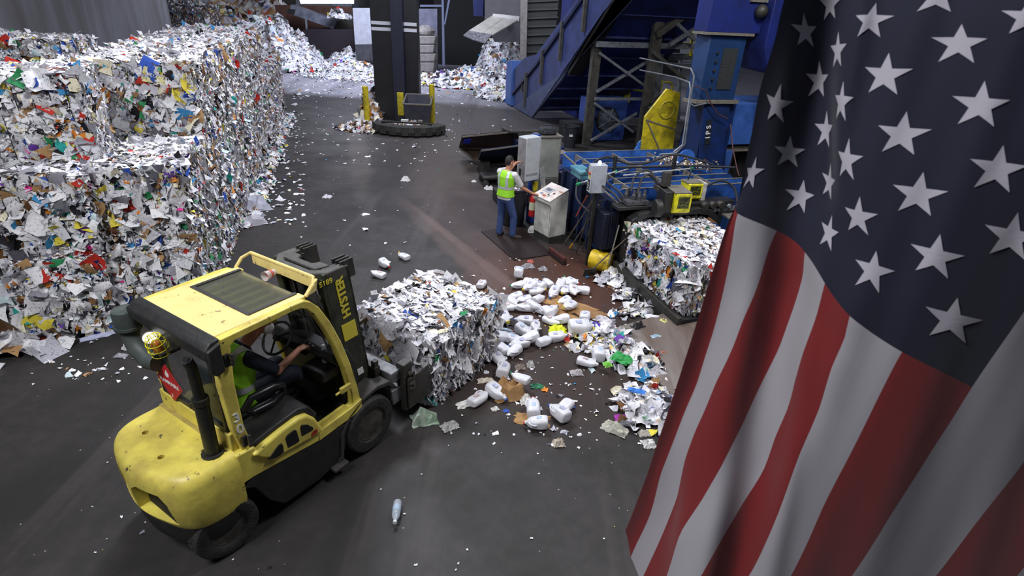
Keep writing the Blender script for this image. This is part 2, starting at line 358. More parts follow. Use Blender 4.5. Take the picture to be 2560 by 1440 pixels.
def gridbox(rng, cl, W, L, H, amp=.03, cell=.12, col=None):
    """closed lumpy block, x in +-W/2, y in +-L/2, z in 0..H, coloured cell by cell"""
    for ax, sg in ((0, -1), (0, 1), (1, -1), (1, 1), (2, 1), (2, -1)):
        dims = [W, L, H]; a, b = [i for i in range(3) if i != ax]
        na, nb = max(2, int(dims[a] / cell)), max(2, int(dims[b] / cell))
        ga, gb = np.meshgrid(np.linspace(-.5, .5, na + 1), np.linspace(-.5, .5, nb + 1), indexing='ij')
        V = np.zeros((ga.size, 3)); V[:, a] = ga.ravel() * dims[a]; V[:, b] = gb.ravel() * dims[b]; V[:, ax] = sg * dims[ax] / 2
        V[:, 2] += H / 2
        V -= np.sign(V - np.array([0, 0, H / 2])) * .03
        ed = (np.abs(ga.ravel()) < .499) & (np.abs(gb.ravel()) < .499)
        V[:, ax] += rng.normal(0, amp, len(V)) * ed
        if sg < 0 and ax == 2: V[:, 2] = np.maximum(V[:, 2], .01)
        idx = np.arange(ga.size).reshape(na + 1, nb + 1)
        f = np.stack([idx[:-1, :-1], idx[1:, :-1], idx[1:, 1:], idx[:-1, 1:]], -1).reshape(-1, 4)
        c = PALC[rng.choice([2, 3, 4, 5, 6, 7, 1], len(V))] if col is None else np.tile(col, (len(V), 1))
        cl.raw(V, f, c)
def bale_mesh(name, W, L, H, seed, end_ax=1, pal=PALW, dens=1.0):
    """pressed bale: big flat sheets on the ends (end_ax), thin upright slivers on the sides, flat slivers on top"""
    rng = np.random.default_rng(seed); cl = Cloud(); gridbox(rng, cl, W, L, H)
    for ax, sg in ((0, -1), (0, 1), (1, -1), (1, 1), (2, 1)):
        dims = np.array([W, L, H]); a, b = [i for i in range(3) if i != ax]; area = dims[a] * dims[b]
        def pts(k):
            P = np.zeros((k, 3)); P[:, a] = rng.uniform(-.49, .49, k) * dims[a]; P[:, b] = rng.uniform(-.49, .49, k) * dims[b]
            P[:, ax] = sg * dims[ax] / 2 + rng.normal(0, .018, k); P[:, 2] += H / 2
            bulge = .03 * np.cos(P[:, a] / dims[a] * np.pi) ; P[:, ax] += sg * bulge * .6
            N = np.zeros((k, 3)); N[:, ax] = sg; return P, N
        if ax == end_ax:
            k = int(area * 210 * dens); P, N = pts(k); T = rng.normal(0, 1, (k, 3)); s = np.minimum(.24, rng.lognormal(-2.25, .45, k))
            cl.flakes(rng, P, N, T, s * 1.35, s, pal, .28, .2)
            k = int(area * 330 * dens); P, N = pts(k); T = rng.normal(0, 1, (k, 3)); s = rng.lognormal(-3.0, .4, k)
            cl.flakes(rng, P, N, T, s * 1.5, s, pal, .4, .25)
        elif ax == 2:
            k = int(area * 560 * dens); P, N = pts(k); T = rng.normal(0, .35, (k, 3)); T[:, 1 - end_ax] += 1
            s = rng.lognormal(-3.25, .4, k); cl.flakes(rng, P, N, T, s * 3.0, s * 1.1, PALW_WH if pal is PALW else pal, .3, .22, 2, 1)
        else:
            k = int(area * 900 * dens); P, N = pts(k); T = rng.normal(0, .28, (k, 3)); T[:, 2] += 1
            s = rng.lognormal(-3.45, .4, k); cl.flakes(rng, P, N, T, s * 3.6, s * .95, PALW_SD if pal is PALW else pal, .42, .3, 2, 1)
    return cl.mesh(name)
def wires(parent, W, L, H, loop='yz', xs=(-.36, -.18, 0, .18, .36)):
    out = []
    for x in xs:
        e = .034; m = MB()
        if loop == 'yz': pts = [(x * W, -L/2 - e, e), (x * W + .01, -L/2 - e - .008, H/2), (x * W, -L/2 - e, H + e), (x * W, 0, H + e), (x * W, L/2 + e, H + e), (x * W, L/2 + e, e)]
        else: pts = [(-W/2 - e, x * L, e), (-W/2 - e, x * L, H + e), (0, x * L, H + e), (W/2 + e, x * L, H + e), (W/2 + e, x * L, e)]
        m.tube(pts, .0045, 4); out.append(m.build('baling_wire', WIRE, parent))
    return out
BW, BL, BH = 1.05, 1.5, 1.12
protos = []
for i in range(6):
    o = bpy.data.objects.new('paper_bale', bale_mesh('paper_bale', BW, BL, BH, 10 + i)); C.objects.link(o); wires(o, BW, BL, BH); protos.append(o)
used = set(); rr = random.Random(5)
ordn = ['first', 'second', 'third', 'fourth', 'fifth', 'sixth', 'seventh', 'eighth', 'ninth', 'tenth', 'eleventh', 'twelfth']
def put_bale(ax_, al, row, label, group='bales in the tall stack by the metal wall', rz=0, z=None, proto=None):
    k = proto if proto is not None else rr.randrange(6)
    o = protos[k] if k not in used else copy_tree(protos[k])
    used.add(k)
    o.location = S_(ax_, al, row * 1.13 if z is None else z); o.rotation_euler = (0, 0, SA + rz + rr.choice((0, math.pi)) + rr.uniform(-.012, .012))
    tag(o, label, 'bale', group); return o
rows = ['bottom', 'middle', 'top']
for row, a0, n_ in ((0, -2.62, 12), (1, -2.42, 12), (2, -.36, 7)):
    for i in range(n_):
        put_bale(-.53 + rr.uniform(-.03, .03), a0 + BL / 2 + i * 1.54, row, f'mixed paper bale, {ordn[i]} from the front, {rows[row]} row of the lane side' if i else f'mixed paper bale at the right front corner of the stack, {rows[row]} row')
for i in range(8):
    put_bale([-1.71, -1.36, -1.40, -1.46, -1.5, -1.54, -1.56, -1.58][i], -1.95 + BL / 2 + i * 1.54, 2, 'mixed paper bale jutting out at the top left front of the stack' if i == 0 else f'mixed paper bale, {ordn[i]} from the front in the inner top line', rz=R(9) if i == 0 else 0)
put_bale(-1.62, -2.85 + BL / 2, 0, 'crumpled paper bale on the floor at the stack front, left of a dark gap', proto=2)
put_bale(-1.60, -2.66 + BL / 2, 1, 'mixed paper bale under the jutting top bale, second row up at the front')
put_bale(-2.75, -2.35 + BL / 2, 0, 'paper bale on the floor at the left picture edge, set back behind loose sheets', rz=R(4))
put_bale(-2.74, -2.5 + BL / 2, 1, 'paper bale at the left picture edge, second row up')
for i in range(2):
    put_bale(-3.55 - 1.08 * i, 3.7 + BL / 2, 2, ['paper bale set back against the metal wall, right one of two, top row', 'paper bale set back against the metal wall, left one of two, top row'][i], 'bales against the metal wall')
    put_bale(-3.55 - 1.08 * i, 3.7 + BL / 2, 1, ['paper bale below the right bale against the metal wall', 'paper bale below the left bale against the metal wall'][i], 'bales against the metal wall')
    put_bale(-3.55 - 1.08 * i, 3.7 + BL / 2, 0, ['floor bale below the right bales against the metal wall', 'floor bale below the left bales against the metal wall'][i], 'bales against the metal wall')

# corrugated wall behind the stack
m = MB(); nrib = 140; y0, y1 = -16.0, 27.4; prof = []
for i in range(nrib + 1):
    y = y0 + (y1 - y0) * i / nrib; d = [0, .0, .05, .05][i % 4]; prof.append((-6.3 + d, y))
n_ = len(prof)
v = [(x, y, 0) for x, y in prof] + [(x, y, 9) for x, y in prof] + [(-6.5, y1, 0), (-6.5, y1, 9), (-6.5, y0, 0), (-6.5, y0, 9)]
f = [(i, i + 1, i + 1 + n_, i + n_) for i in range(n_ - 1)] + [(n_ - 1, 2 * n_, 2 * n_ + 1, 2 * n_ - 1), (2 * n_, 2 * n_ + 2, 2 * n_ + 3, 2 * n_ + 1), (0, n_, 2 * n_ + 3, 2 * n_ + 2)]
m.add(v, f)
wl = m.build('wall_left', mat('grey_metal_cladding', '84868E', .55, .1, '55504C', .8, .8, .05, 10, streak=(1, 1, .25)), loc=SO, rot=(0, 0, SA)); tag(wl, 'grey ribbed metal wall behind the bale stack', kind='structure')

# ------------------------------------------------------------------ heaps of loose paper
def heap(name, label, cx, cy, rx, ry, h, seed, rot=0, pal=PALW, size=.14, dens=1.0, power=1.4, cat='paper pile', noise_=.25, rim=1.0, clip=None):
    rng = np.random.default_rng(seed); cl = Cloud()
    ph = rng.uniform(0, 6.28, 8); fr = rng.uniform(.5, 2.2, (8, 2)) * 3 / max(rx, ry)
    def H(x, y):
        d = np.sqrt((x / rx) ** 2 + (y / ry) ** 2); nz = sum(np.sin(x * fr[i, 0] * 3 + y * fr[i, 1] * 3 + ph[i]) for i in range(8)) / 8
        return np.maximum(0, h * np.maximum(0, 1 - d ** power) * (1 + noise_ * nz * 2))
    n = int(min(76, max(8, 2 * max(rx, ry) / (size * .55)))); gx, gy = np.meshgrid(np.linspace(-rx, rx, n + 1), np.linspace(-ry, ry, n + 1), indexing='ij'); z = H(gx, gy)
    z += rng.normal(0, size * .22, z.shape) * (z > .02)
    c_, s_ = math.cos(rot), math.sin(rot)
    def W(x, y, zz): return np.stack([cx + c_ * x - s_ * y, cy + s_ * x + c_ * y, zz], -1)
    V = W(gx.ravel(), gy.ravel(), z.ravel() - .004 + (z.ravel() <= .02) * -.02)
    idx = np.arange(V.shape[0]).reshape(n + 1, n + 1); f = np.stack([idx[:-1, :-1], idx[1:, :-1], idx[1:, 1:], idx[:-1, 1:]], -1).reshape(-1, 4)
    zf = z.ravel(); f = f[(zf[f] > .02).all(1)]
    cl.raw(V, f, PALC[rng.choice(len(PALC), len(V), p=pal)])
    k = int(rx * ry * 3.2 * dens * .95 / size ** 2 * math.sqrt(1 + (1.6 * h / min(rx, ry)) ** 2))
    r_ = np.sqrt(rng.uniform(0, 1, k)) * rim; t = rng.uniform(0, 2 * np.pi, k); x, y = rx * r_ * np.cos(t), ry * r_ * np.sin(t)
    e = .02; hz = H(x, y); dx, dy = (H(x + e, y) - hz) / e, (H(x, y + e) - hz) / e
    N = np.stack([-dx * c_ + dy * s_, -dx * s_ - dy * c_, np.ones(k)], -1); N /= np.linalg.norm(N, axis=1, keepdims=True)
    s = np.minimum(size * 1.5, size * rng.lognormal(-.1, .4, k)); P = W(x, y, hz + s * .22)
    cl.flakes(rng, P, N, rng.normal(0, 1, (k, 3)), s * 1.3, s, pal, .45, .22)
    me = cl.mesh(name)
    co = np.empty(len(me.vertices) * 3, dtype=np.float32); me.vertices.foreach_get('co', co); co = co.reshape(-1, 3)
    co[:, 2] = np.where(co[:, 2] < .004, .004, co[:, 2]); co -= np.array([cx, cy, 0]); me.vertices.foreach_set('co', co.astype(np.float32).ravel()); me.update()
    o = bpy.data.objects.new(name, me); C.objects.link(o); o.location = (cx, cy, 0); return tag(o, label, cat, None, 'stuff')
# ------------------------------------------------------------------ people: skinned bodies
def skin(name, trees, m, parent, sub=2):
    """trees: list of (points, edges, radii); each grows from its own root, all in one mesh"""
    me = bpy.data.meshes.new(name); v = []; e = []; rad = []; roots = []
    for pts, ed, ra in trees:
        o = len(v); roots.append(o); v += [tuple(p) for p in pts]; e += [(a + o, b + o) for a, b in ed]; rad += ra
    me.from_pydata(v, e, []); o = bpy.data.objects.new(name, me); C.objects.link(o)
    md = o.modifiers.new('skin', 'SKIN'); md.use_smooth_shade = True; md.branch_smoothing = .6
    lay = me.skin_vertices[0] if len(me.skin_vertices) else None
    if lay is None:
        bpy.context.view_layer.objects.active = o; bm = bmesh.new(); bm.from_mesh(me); bm.verts.layers.skin.verify(); bm.to_mesh(me); bm.free(); lay = me.skin_vertices[0]
    for i, r_ in enumerate(rad):
        lay.data[i].radius = r_ if isinstance(r_, tuple) else (r_, r_); lay.data[i].use_root = i in roots
    s = o.modifiers.new('sub', 'SUBSURF'); s.levels = sub; s.render_levels = sub
    dg = bpy.context.evaluated_depsgraph_get(); me2 = bpy.data.meshes.new_from_object(o.evaluated_get(dg)); me2.name = name
    bpy.data.objects.remove(o); me2.materials.clear(); me2.materials.append(m)
    me2.polygons.foreach_set('use_smooth', [True] * len(me2.polygons))
    o = bpy.data.objects.new(name, me2); C.objects.link(o); o.parent = parent; return o
def chain(pts, rad): return (pts, [(i, i + 1) for i in range(len(pts) - 1)], rad)
def hand(wr, fwd, nrm, side=1, curl=.5, sc_=1.0, spread=.12):
    """palm and five bent fingers leaving a wrist; nrm = back of the hand"""
    wr, f_, n_ = Vector(wr), Vector(fwd).normalized(), Vector(nrm).normalized(); s_ = f_.cross(n_).normalized() * side; n_ = s_.cross(f_) * side
    T = []
    L = [.068, .078, .072, .056]
    for i in range(4):
        off = (i - 1.5) * .021 * sc_; b0 = wr + f_ * .035 * sc_ + s_ * off * .5; b1 = wr + f_ * .088 * sc_ + s_ * off
        d = (f_ + s_ * (i - 1.5) * spread).normalized(); p = [b0, b1]; a = curl * .5
        for k in range(3):
            dd = d * math.cos(a) - n_ * math.sin(a); p.append(p[-1] + dd * L[i] * sc_ * (.42, .33, .27)[k]); a += curl * .8
        T.append(chain(p, [.013 * sc_, .0105 * sc_, .0095 * sc_, .0085 * sc_, .007 * sc_]))
    t0 = wr + f_ * .02 * sc_ - s_ * .012 * sc_; t1 = t0 + (f_ * .6 - s_ * 1.0 - n_ * .3).normalized() * .038 * sc_; t2 = t1 + (f_ * 1.0 - s_ * .5 - n_ * .4).normalized() * .03 * sc_; t3 = t2 + (f_ - n_ * .5).normalized() * .024 * sc_
    T.append(chain([t0, t1, t2, t3], [.014 * sc_, .0125 * sc_, .011 * sc_, .0085 * sc_]))
    palm = chain([wr, wr + f_ * .03 * sc_, wr + f_ * .065 * sc_, wr + f_ * .09 * sc_], [(.024 * sc_, .02 * sc_), (.034 * sc_, .018 * sc_), (.040 * sc_, .017 * sc_), (.038 * sc_, .014 * sc_)])
    return T + [palm]
def limb(m, pts, rads, n=14):
    m.tube(pts, list(rads), n)
    for p, r_ in zip(pts, rads): m.sphere(tuple(p), r_ * .99, 10)
def torso(m, rings, side, n=28, e=.85):      # rings: (centre, half width, half depth); side = vector across the shoulders
    s_ = Vector(side).normalized(); v = []
    for i, (c_, a, b_) in enumerate(rings):
        c_ = Vector(c_); d = Vector(rings[min(i + 1, len(rings) - 1)][0]) - Vector(rings[max(i - 1, 0)][0]); f_ = s_.cross(d).normalized()
        for k in range(n):
            t = 2 * math.pi * k / n; x, y = math.cos(t), math.sin(t)
            v.append(c_ + s_ * a * math.copysign(abs(x) ** e, x) + f_ * b_ * math.copysign(abs(y) ** e, y))
    N = len(rings); m.add(v, [(i * n + k, i * n + (k + 1) % n, (i + 1) * n + (k + 1) % n, (i + 1) * n + k) for i in range(N - 1) for k in range(n)] + [tuple(range(n - 1, -1, -1)), tuple((N - 1) * n + k for k in range(n))])
def fuse(m, name, mt, parent, voxel=.01, sm=4):      # overlapping solids grown together into one continuous skin
    o = m.build(name, mt, None); r_ = o.modifiers.new('r', 'REMESH'); r_.mode = 'VOXEL'; r_.voxel_size = voxel
    s_ = o.modifiers.new('s', 'SMOOTH'); s_.factor = .5; s_.iterations = sm
    bpy.context.view_layer.update(); me = bpy.data.meshes.new_from_object(o.evaluated_get(bpy.context.evaluated_depsgraph_get())); me.name = name
    bpy.data.objects.remove(o); me.materials.clear(); me.materials.append(mt); me.polygons.foreach_set('use_smooth', [True] * len(me.polygons))
    o = bpy.data.objects.new(name, me); C.objects.link(o); o.parent = parent; return o
def strip_of(o, cond, name, mt, off=.004):           # a sewn-on band: the faces of o inside cond, a little proud of it
    me = o.data; ids = {}; v = []; f = []
    for p in me.polygons:
        if cond(p.center):
            q = []
            for i in p.vertices:
                if i not in ids: ids[i] = len(v); v.append(tuple(me.vertices[i].co + me.vertices[i].normal * off))
                q.append(ids[i])
            f.append(tuple(q))
    if not f: return None
    m2 = bpy.data.meshes.new(name); m2.from_pydata(v, [], f); m2.materials.append(mt); m2.polygons.foreach_set('use_smooth', [True] * len(f))
    s_ = bpy.data.objects.new(name, m2); C.objects.link(s_); s_.parent = o; return s_
def add_hand(m, wr, fwd, nrm, side=1, curl=.5, spread=.12):
    for pts, ed, ra in hand(wr, fwd, nrm, side, curl, 1.0, spread):
        rr_ = [r_ if not isinstance(r_, tuple) else r_[1] for r_ in ra]
        if isinstance(ra[0], tuple):
            f_ = (Vector(pts[-1]) - Vector(pts[0])).normalized(); s_ = f_.cross(Vector(nrm)).normalized(); torso(m, [(p, a, b_) for p, (a, b_) in zip(pts, ra)], s_, 16, .9)
        else: limb(m, pts, rr_, 8)
def add_head(m, c, fwd, up):
    c, f_, u_ = Vector(c), Vector(fwd).normalized(), Vector(up).normalized(); s_ = f_.cross(u_).normalized(); u_ = s_.cross(f_)
    M = Matrix(((s_.x, f_.x, u_.x, c.x), (s_.y, f_.y, u_.y, c.y), (s_.z, f_.z, u_.z, c.z), (0, 0, 0, 1))); st = len(m.v)
    m.sphere((0, .0, .015), .1, 16, (.77, .95, 1.1)); m.sphere((0, .035, -.06), .06, 12, (.9, .85, .95)); m.sphere((0, .06, -.095), .028, 10, (1, .9, .7))
    m.sphere((0, .098, -.02), .014, 8, (.9, 1.3, 1.1)); m.tube([(0, .09, .02), (0, .103, -.012)], [.007, .012], 8)
    for s in (-1, 1): m.sphere((s * .08, -.005, -.005), .03, 8, (.35, .6, 1)); m.sphere((s * .032, .082, .028), .017, 8, (1.1, .7, .5))
    m.sphere((0, .088, -.058), .02, 8, (1.2, .5, .35)); m.xf(M, st); return M
def hair_cap(M, parent):
    h = MB().sphere((0, -.012, .028), .106, 16, (.79, .94, 1.08)); h.v = [(x, y, max(z, (-.06 if y < -.03 else .045) + max(0, (y + .03)) * .25)) for x, y, z in h.v]; h.xf(M); return h.build('hair', HAIR, parent, smooth=True)
def eyes(M, parent):
    e_ = MB()
    for s in (-1, 1): e_.sphere((s * .031, .083, .012), .011, 8, (1.2, .7, .7))
    e_.xf(M); e_.build('eyes', mat('eye_dark', '1A1210', .3), parent, smooth=True)

def apply_bool(o, cutter):
    md = o.modifiers.new('cut', 'BOOLEAN'); md.object = cutter; md.operation = 'DIFFERENCE'; md.solver = 'EXACT'
    bpy.context.view_layer.update()
    me = bpy.data.meshes.new_from_object(o.evaluated_get(bpy.context.evaluated_depsgraph_get())); o.modifiers.clear(); o.data = me
    bpy.data.objects.remove(cutter)
def loft(rings, close=True):
    m = MB(); n = len(rings[0]); v = [p for r_ in rings for p in r_]
    f = [(i * n + k, i * n + (k + 1) % n, (i + 1) * n + (k + 1) % n, (i + 1) * n + k) for i in range(len(rings) - 1) for k in range(n)]
    f += [tuple(range(n - 1, -1, -1)), tuple((len(rings) - 1) * n + k for k in range(n))]
    return m.add(v, f)
def band(outer, inner, y0, y1):      # strip between two (x,z) polylines, swept in y
    m = MB(); n = len(outer)
    for i in range(n - 1):
        a, b, c, d = outer[i], outer[i + 1], inner[i + 1], inner[i]
        m.hexa([(a[0], y0, a[1]), (b[0], y0, b[1]), (c[0], y0, c[1]), (d[0], y0, d[1]), (a[0], y1, a[1]), (b[0], y1, b[1]), (c[0], y1, c[1]), (d[0], y1, d[1])])
    bm = bmesh.new(); vs = [bm.verts.new(p) for p in m.v]
    for q in m.f:
        try: bm.faces.new([vs[i] for i in q])
        except Exception: pass
    bmesh.ops.remove_doubles(bm, verts=bm.verts, dist=.0005)
    seen = {}
    for fc in list(bm.faces): seen.setdefault(frozenset(v_.index for v_ in fc.verts), []).append(fc)
    bm.verts.index_update(); seen = {}
    for fc in list(bm.faces): seen.setdefault(frozenset(v_.index for v_ in fc.verts), []).append(fc)
    dd = [x for k in seen.values() if len(k) > 1 for x in k]
    if dd: bmesh.ops.delete(bm, geom=dd, context='FACES')
    m2 = MB(); bm.verts.index_update(); m2.v = [tuple(v_.co) for v_ in bm.verts]; m2.f = [tuple(v_.index for v_ in fc.verts) for fc in bm.faces]; m2.m = [0] * len(m2.f); bm.free(); return m2

# ------------------------------------------------------------------ forklift
K = empty('forklift', FO, FA, 'yellow and black counterbalance forklift number 30 carrying a paper bale', 'forklift')
def outl(xm, ym, sh=0, z=0):
    pts = [(-1.36, -.60), (-1.70, -.60), (-1.86, -.50), (-1.94, -.22), (-1.97, 0), (-1.94, .22), (-1.86, .50), (-1.70, .60), (-1.36, .60)]
    for _ in range(2):
        q = [pts[0]]
        for p0, p1 in zip(pts[:-1], pts[1:]): q += [(p0[0] * .75 + p1[0] * .25, p0[1] * .75 + p1[1] * .25), (p0[0] * .25 + p1[0] * .75, p0[1] * .25 + p1[1] * .75)]
        pts = q + [pts[-1]]
    return [(-1.36 + (x + 1.36) * xm + sh, y * ym, z) for x, y in pts]
cw = loft([outl(.93, .965, 0, .47), outl(.99, 1, 0, .55), outl(1.02, 1.005, 0, .75), outl(1.0, 1, 0, .92), outl(.98, .985, 0, .965), outl(.945, .96, 0, 1.0), outl(.90, .93, 0, 1.022), outl(.84, .89, 0, 1.035)]).build('counterweight', YEL, K)
for yc, hw in ((.21, .16), (-.21, .22)):
    cut = MB().prism([(yc - hw, .56), (yc + hw, .56), (yc + hw, .80), (yc + hw * .6, .86), (yc - hw * .5, .86), (yc - hw * .85, .78)], 'x', -2.3, -1.66).build('cut', YEL, None)
    cut.parent = K; bpy.context.view_layer.update(); apply_bool(cw, cut)
for xx, yy in ((-1.66, .28), (-1.74, -.12)):
    cut = MB().lathe([(.027, .9), (.027, 1.2)], (xx, yy, 0), n=16).build('cut', YEL, None); cut.parent = K; bpy.context.view_layer.update(); apply_bool(cw, cut)
bv = cw.modifiers.new('bevel', 'BEVEL'); bv.width = .02; bv.segments = 3; bv.limit_method = 'ANGLE'; bv.angle_limit = R(30)
cw.data.polygons.foreach_set('use_smooth', [True] * len(cw.data.polygons)); cw.data.set_sharp_from_angle(angle=R(50))
for yc, hw in ((.21, .157), (-.21, .217)): MB().prism([(yc - hw, .563), (yc + hw, .563), (yc + hw, .797), (yc + hw * .6, .857), (yc - hw * .5, .857), (yc - hw * .85, .777)], 'x', -1.87, -1.64).build('recess_shade', BLACKHOLE, K)  # black filler paints the shade deep inside the counterweight recesses
loft([outl(.80, .80, 0, .16), outl(.90, .92, 0, .26), outl(.95, .965, 0, .40), outl(.95, .965, 0, .50)]).build('rear_bumper', BLK, K, bevel=.015)
text('HYSTER', .11, mat('label_yellow', 'D8C840', .5), K, frame((-1.905, .02, .41), (0, -1, 0), (-.12, 0, 1)), 'maker_lettering', .004, bold=.035)
# yellow tank strip in front of counterweight, rear lower cab panel
MB().box(-1.40, -1.28, -.40, .56, .93, 1.04).build('hood_strip', mat('worn_yellow', 'C9B45A', .6, 0, '7C6C40', 6, .7), K, bevel=.012)
MB().box(-1.36, -1.30, -.52, .56, 1.0, 1.20).build('rear_panel', YEL, K, bevel=.012)
# black chassis
m = MB().prism([(-1.62, .25), (-1.62, .5), (-1.3, .66), (-.56, .57), (-.1, .5), (.35, .5), (.35, .2), (-.1, .12), (-.6, .1), (-1.02, .13), (-1.16, .3), (-1.24, .56), (-1.5, .5), (-1.55, .25)], 'y', -.50, .50)
m.build('chassis', BLK, K, bevel=.008)
for s in (-1, 1):
    MB().prism([(-1.36, .62), (-1.27, .69), (-.56, .585), (-.12, .56), (-.12, .42), (-.34, .14), (-.6, .1), (-1.02, .13), (-1.16, .3), (-1.27, .56)], 'y', .50 * s, .585 * s).build('side_skirt', BLK, K, bevel=.012)
    MB().prism([(-1.375, 1.02), (-1.20, 1.0), (-1.17, .86), (-1.05, .755), (-.85, .73), (-.56, .70), (-.12, .72), (-.10, .60), (-.56, .585), (-1.27, .69), (-1.375, .69)], 'y', .47 * s, .595 * s).build('side_panel', YEL, K, bevel=.014)
# sill step lip
MB().prism([(-.56, .70), (-.12, .72), (.02, .75), (.02, .62), (-.12, .6), (-.56, .585)], 'y', -.60, -.50).build('door_sill', YEL, K, bevel=.01)
# bulging engine cover, black windows and pad
ec = MB().prism([(-1.25, .94), (-1.12, .985), (-.95, 1.015), (-.76, 1.03), (-.66, 1.0), (-.58, .9), (-.525, .76), (-.515, .70), (-.62, .695), (-.85, .725), (-1.04, .75), (-1.17, .84)], 'y', -.625, -.30).build('engine_cover', YEL, K, bevel=.03, seg=4)
for pl_ in ([(-1.12, .80), (-1.03, .765), (-.965, .775), (-.96, .85), (-.975, .89), (-1.01, .885), (-1.09, .83)], [(-.915, .79), (-.80, .775), (-.79, .79), (-.805, .92), (-.83, .94), (-.91, .93), (-.925, .91)], [(-.755, .815), (-.63, .80), (-.625, .825), (-.68, .90), (-.745, .94), (-.76, .92)]):
    MB().prism(pl_, 'y', -.633, -.60).build('vent_window', BLACKHOLE, K, bevel=.006)
text('60', .075, mat('label_red', 'B02A22', .5), K, frame((-.62, -.628, .755), (1, 0, .02), (0, 0, 1)), 'capacity_number', .003)
MB().prism([(-1.24, 1.02), (-.95, 1.06), (-.72, 1.085), (-.60, 1.04), (-.52, .9), (-.54, .86), (-.60, .90), (-.68, 1.0), (-.8, 1.02), (-1.24, .96)], 'y', -.575, -.24).build('cover_pad', BLK, K, bevel=.02, seg=3)
# deck, seat box, floor
MB().box(-1.28, -.62, -.48, .50, .6, .95).build('seat_box', mat('seat_box_yellow', 'BCA84A', .6, 0, '6C6030', 5, .7), K, bevel=.01)
m = MB().box(-.66, .08, -.50, .50, .56, .62)
for i in range(9): m.box(-.60, -.10, -.46 + i * .11, -.44 + i * .11, .62, .63)
m.build('floor_plate', BLK, K)
m = MB().prism([(-1.18, 1.0), (-.72, .97), (-.66, 1.02), (-.68, 1.08), (-1.1, 1.1), (-1.2, 1.08)], 'y', -.27, .25); m.build('seat_cushion', mat('vinyl_black', '17181A', .35), K, bevel=.03, seg=4)
MB().prism([(-1.18, 1.05), (-1.05, 1.08), (-1.10, 1.48), (-1.16, 1.52), (-1.22, 1.48)], 'y', -.25, .23).build('seat_back', mat('vinyl_black', '17181A', .35), K, bevel=.04, seg=4)
m = MB().tube([(-1.02, -.33, 1.12), (-.80, -.33, 1.10), (-.68, -.33, 1.15), (-.68, -.33, 1.23), (-.78, -.33, 1.27), (-1.0, -.33, 1.28), (-1.08, -.33, 1.2)], .036, 10, closed=True)
m.build('armrest', mat('vinyl_black', '17181A', .35), K, smooth=True)
MB().prism([(-.10, .6), (-.06, 1.12), (-.22, 1.28), (-.16, 1.36), (.02, 1.32), (.12, 1.1), (.1, .6)], 'y', -.46, .48).build('dash_cowl', BLK, K, bevel=.02)
MB().tube([(-.12, .04, 1.15), (-.38, .04, 1.45)], .035, 10).build('steering_column', BLK, K, smooth=True)
sw = MB(); Mx = frame((-.42, .04, 1.48), (0, 1, 0), (.72, 0, .69)); ring = [Mx @ Vector((.17 * math.cos(t), .17 * math.sin(t), 0)) for t in [i * math.pi / 14 for i in range(28)]]
sw.tube(ring, .014, 8, closed=True)
for t in (0.3, 2.4, 4.5): sw.tube([Mx @ Vector((0, 0, -.02)), Mx @ Vector((.17 * math.cos(t), .17 * math.sin(t), 0))], .011, 6)
sw.lathe([(.03, -.03), (.03, .01)], n=10); 
for i in range(len(sw.v) - 20, len(sw.v)): sw.v[i] = tuple(Mx @ Vector(sw.v[i]))
sw.build('steering_wheel', BLK, K, smooth=True)
m = MB()
for i in range(3): m.tube([(-.16, -.16 - i * .06, 1.28), (-.24 - i * .01, -.17 - i * .06, 1.42)], .007, 6); m.sphere((-.245 - i * .01, -.17 - i * .06, 1.43), .017, 8)
m.build('control_levers', STL, K, smooth=True)
# cab side frames
outer = [(-1.29, .97), (-1.335, 1.25), (-1.355, 1.70), (-1.325, 2.07), (-1.28, 2.125), (-.60, 2.135), (-.49, 2.13), (-.42, 2.09), (-.34, 2.0), (-.235, 1.80), (-.135, 1.53), (-.05, 1.22), (.02, .88), (.045, .62)]
inner = [(-1.19, .97), (-1.235, 1.25), (-1.235, 1.70), (-1.205, 2.02), (-1.16, 2.06), (-.62, 2.075), (-.53, 2.065), (-.47, 2.03), (-.40, 1.94), (-.31, 1.74), (-.215, 1.48), (-.135, 1.19), (-.075, .86), (-.085, .62)]
for s in (-1, 1):
    band(outer, inner, .485 * s, .565 * s).build('cab_frame', YEL, K, bevel=.014, seg=3)
# door latch and hinges on the right frame
MB().box(-.23, -.10, -.60, -.565, .955, 1.02).tube([(-.24, -.585, .985), (-.29, -.585, .98)], .014, 8).build('door_catch', YEL, K, bevel=.005)
for z in (1.93, 1.10):
    m = MB().box(-1.285, -1.245, -.585, -.56, z - .055, z + .055)
    for k in range(3): m.tube([(-1.235, -.60, z - .05 + k * .04), (-1.235, -.60, z - .025 + k * .04)], .016, 8)
    m.build('door_hinge', STL, K)
text('3', .13, mat('label_white', 'E4E4E4', .5), K, frame((-1.285, -.567, 1.36), (1, 0, .03), (0, 0, 1)), 'fleet_number', .003)
text('0', .13, mat('label_white', 'E4E4E4', .5), K, frame((-1.275, -.567, 1.235), (1, 0, .03), (0, 0, 1)), 'fleet_number', .003)
